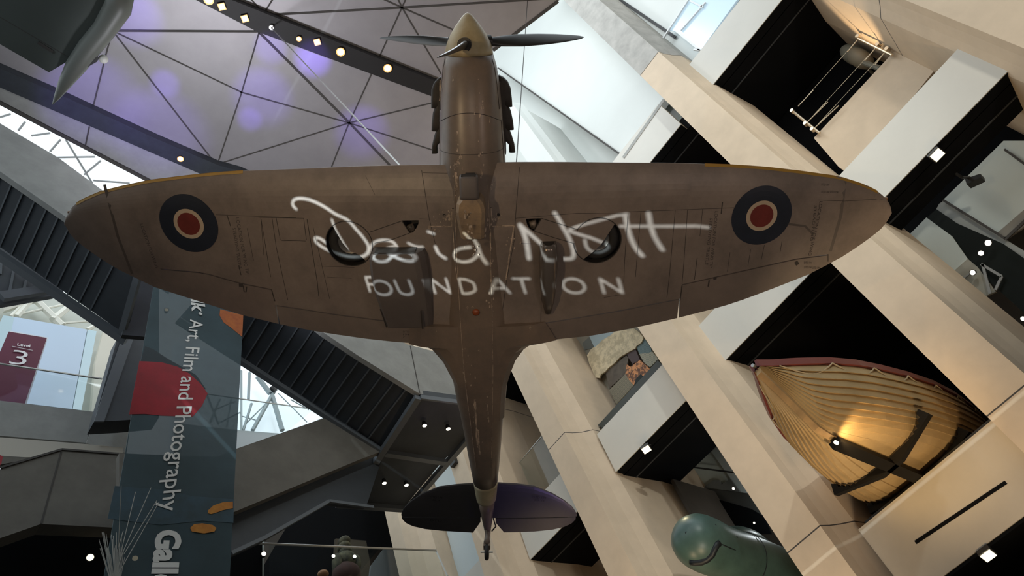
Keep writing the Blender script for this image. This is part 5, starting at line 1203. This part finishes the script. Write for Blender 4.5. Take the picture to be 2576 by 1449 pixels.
for pts, w_ in SG:
    r = w_ / 2 * scale_px
    for (ax0, ay0), (bx0, by0) in zip(pts[:-1], pts[1:]):
        i0 = max(0, int((min(ax0, bx0) - r - lo[0]) / cell) - 1); i1 = min(NX, int((max(ax0, bx0) + r - lo[0]) / cell) + 2)
        j0 = max(0, int((min(ay0, by0) - r - lo[1]) / cell) - 1); j1 = min(NY, int((max(ay0, by0) + r - lo[1]) / cell) + 2)
        X_, Y_ = gx[i0:i1, j0:j1], gy[i0:i1, j0:j1]; dx, dy = bx0 - ax0, by0 - ay0; L2 = dx * dx + dy * dy + 1e-12
        t = np.clip(((X_ - ax0) * dx + (Y_ - ay0) * dy) / L2, 0, 1)
        open_[i0:i1, j0:j1] |= ((X_ - ax0 - t * dx) ** 2 + (Y_ - ay0 - t * dy) ** 2) < r * r
V = []; F = []
G0 = PW + fw * DG
def gp_(x, y): return tuple(G0 + sx * x + sy * y)
for i in range(NX):
    j = 0
    while j < NY:
        if open_[i, j]: j += 1; continue
        k4 = j
        while k4 < NY and not open_[i, k4]: k4 += 1
        n = len(V); x0, x1 = lo[0] + i * cell, lo[0] + (i + 1) * cell; y0, y1 = lo[1] + j * cell, lo[1] + k4 * cell
        V += [gp_(x0, y0), gp_(x1, y0), gp_(x1, y1), gp_(x0, y1)]; F.append([n, n + 1, n + 2, n + 3]); j = k4
# margin of the slide and the housing
big = .16
ov = cell * 3
for a, b, c, d in ((-big, -big, big, lo[1] + ov), (-big, hi[1] - ov, big, big), (-big, -big, lo[0] + ov, big), (hi[0] - ov, -big, big, big)):
    n = len(V); V += [tuple(np.array(gp_(*q_)) + fw * .0006) for q_ in ((a, b), (c, b), (c, d), (a, d))]; F.append([n, n + 1, n + 2, n + 3])
pj = thing('slide_projector', 'black slide projector on a pole throwing a white signature on the wing', 'projector', tuple(PW))
mk('slide', V, F, m_housing, pj)
for a in (-1, 1):
    MB().prism([G0 + sx * a * big - sy * big, G0 + sx * a * big + sy * big, G0 + sx * a * big + sy * big - fw * .45, G0 + sx * a * big - sy * big - fw * .45], sx * a * .01).obj('side_plate', m_housing, pj)
    MB().prism([G0 - sx * big + sy * a * big, G0 + sx * big + sy * a * big, G0 + sx * big + sy * a * big - fw * .45, G0 - sx * big + sy * a * big - fw * .45], sy * a * .01).obj('top_plate', m_housing, pj)
MB().prism([G0 - fw * .45 + sx * a + sy * b for a, b in ((-big, -big), (big, -big), (big, big), (-big, big))], -fw * .01).obj('back_plate', m_housing, pj)
MB().tube([PW - sy * .17, (PW[0], PW[1], 0)], .03, 8).obj('pole', m_housing, pj)
ld = lamp('SPOT', 'projector_beam', tuple(PW), tuple(tgt), 9500, (.82, .96, 1.0), .0008, 62, .1)
# purple stage lamps
lamp('SPOT', 'stage_beam', tuple(toW((8.6, 2.6, -4.0))), tuple(toW((8.1, 1.0, .2))), 130, (.22, .10, 1.0), .05, 30)
for u, v, en, sz in ((415, 210, 26, 12), (628, 300, 22, 11), (680, 120, 26, 14), (787, 145, 60, 16), (335, 40, 26, 22), (660, 240, 20, 26), (910, 330, 16, 26), (400, 330, 14, 40), (230, 250, 14, 40)):
    tq = at(u, v, 2, 20.0); lamp('SPOT', 'stage_beam', tuple(tq + np.array([-.8, -1.2, -3.6])), tuple(tq), en * 24, (.24, .14, 1.0), .05, sz, .9)
struct(MB().box((16.0, 5.2, 11.0), (16.3, 5.5, 11.1)).obj('trim_24', m_housing))
lamp('POINT', 'room_glow', (15.6, 5.9, 9.6), None, 22, (.9, .98, 1.0), .1)  # added point light to lift the dim pale room
lamp('SPOT', 'bay_beam', (14.7, -1.5, 15.2), (13.2, -3.4, 15.9), 300, WARM, .008, 46)  # added spot standing in for warm reflections on the fin flank
fb_ = at(1626, 1131, 0, 12.42); lamp('SPOT', 'flood_beam', tuple(fb_), tuple(at(1745, 1330, 1, 6.6)), 60, (1, .86, .5), .04, 50)
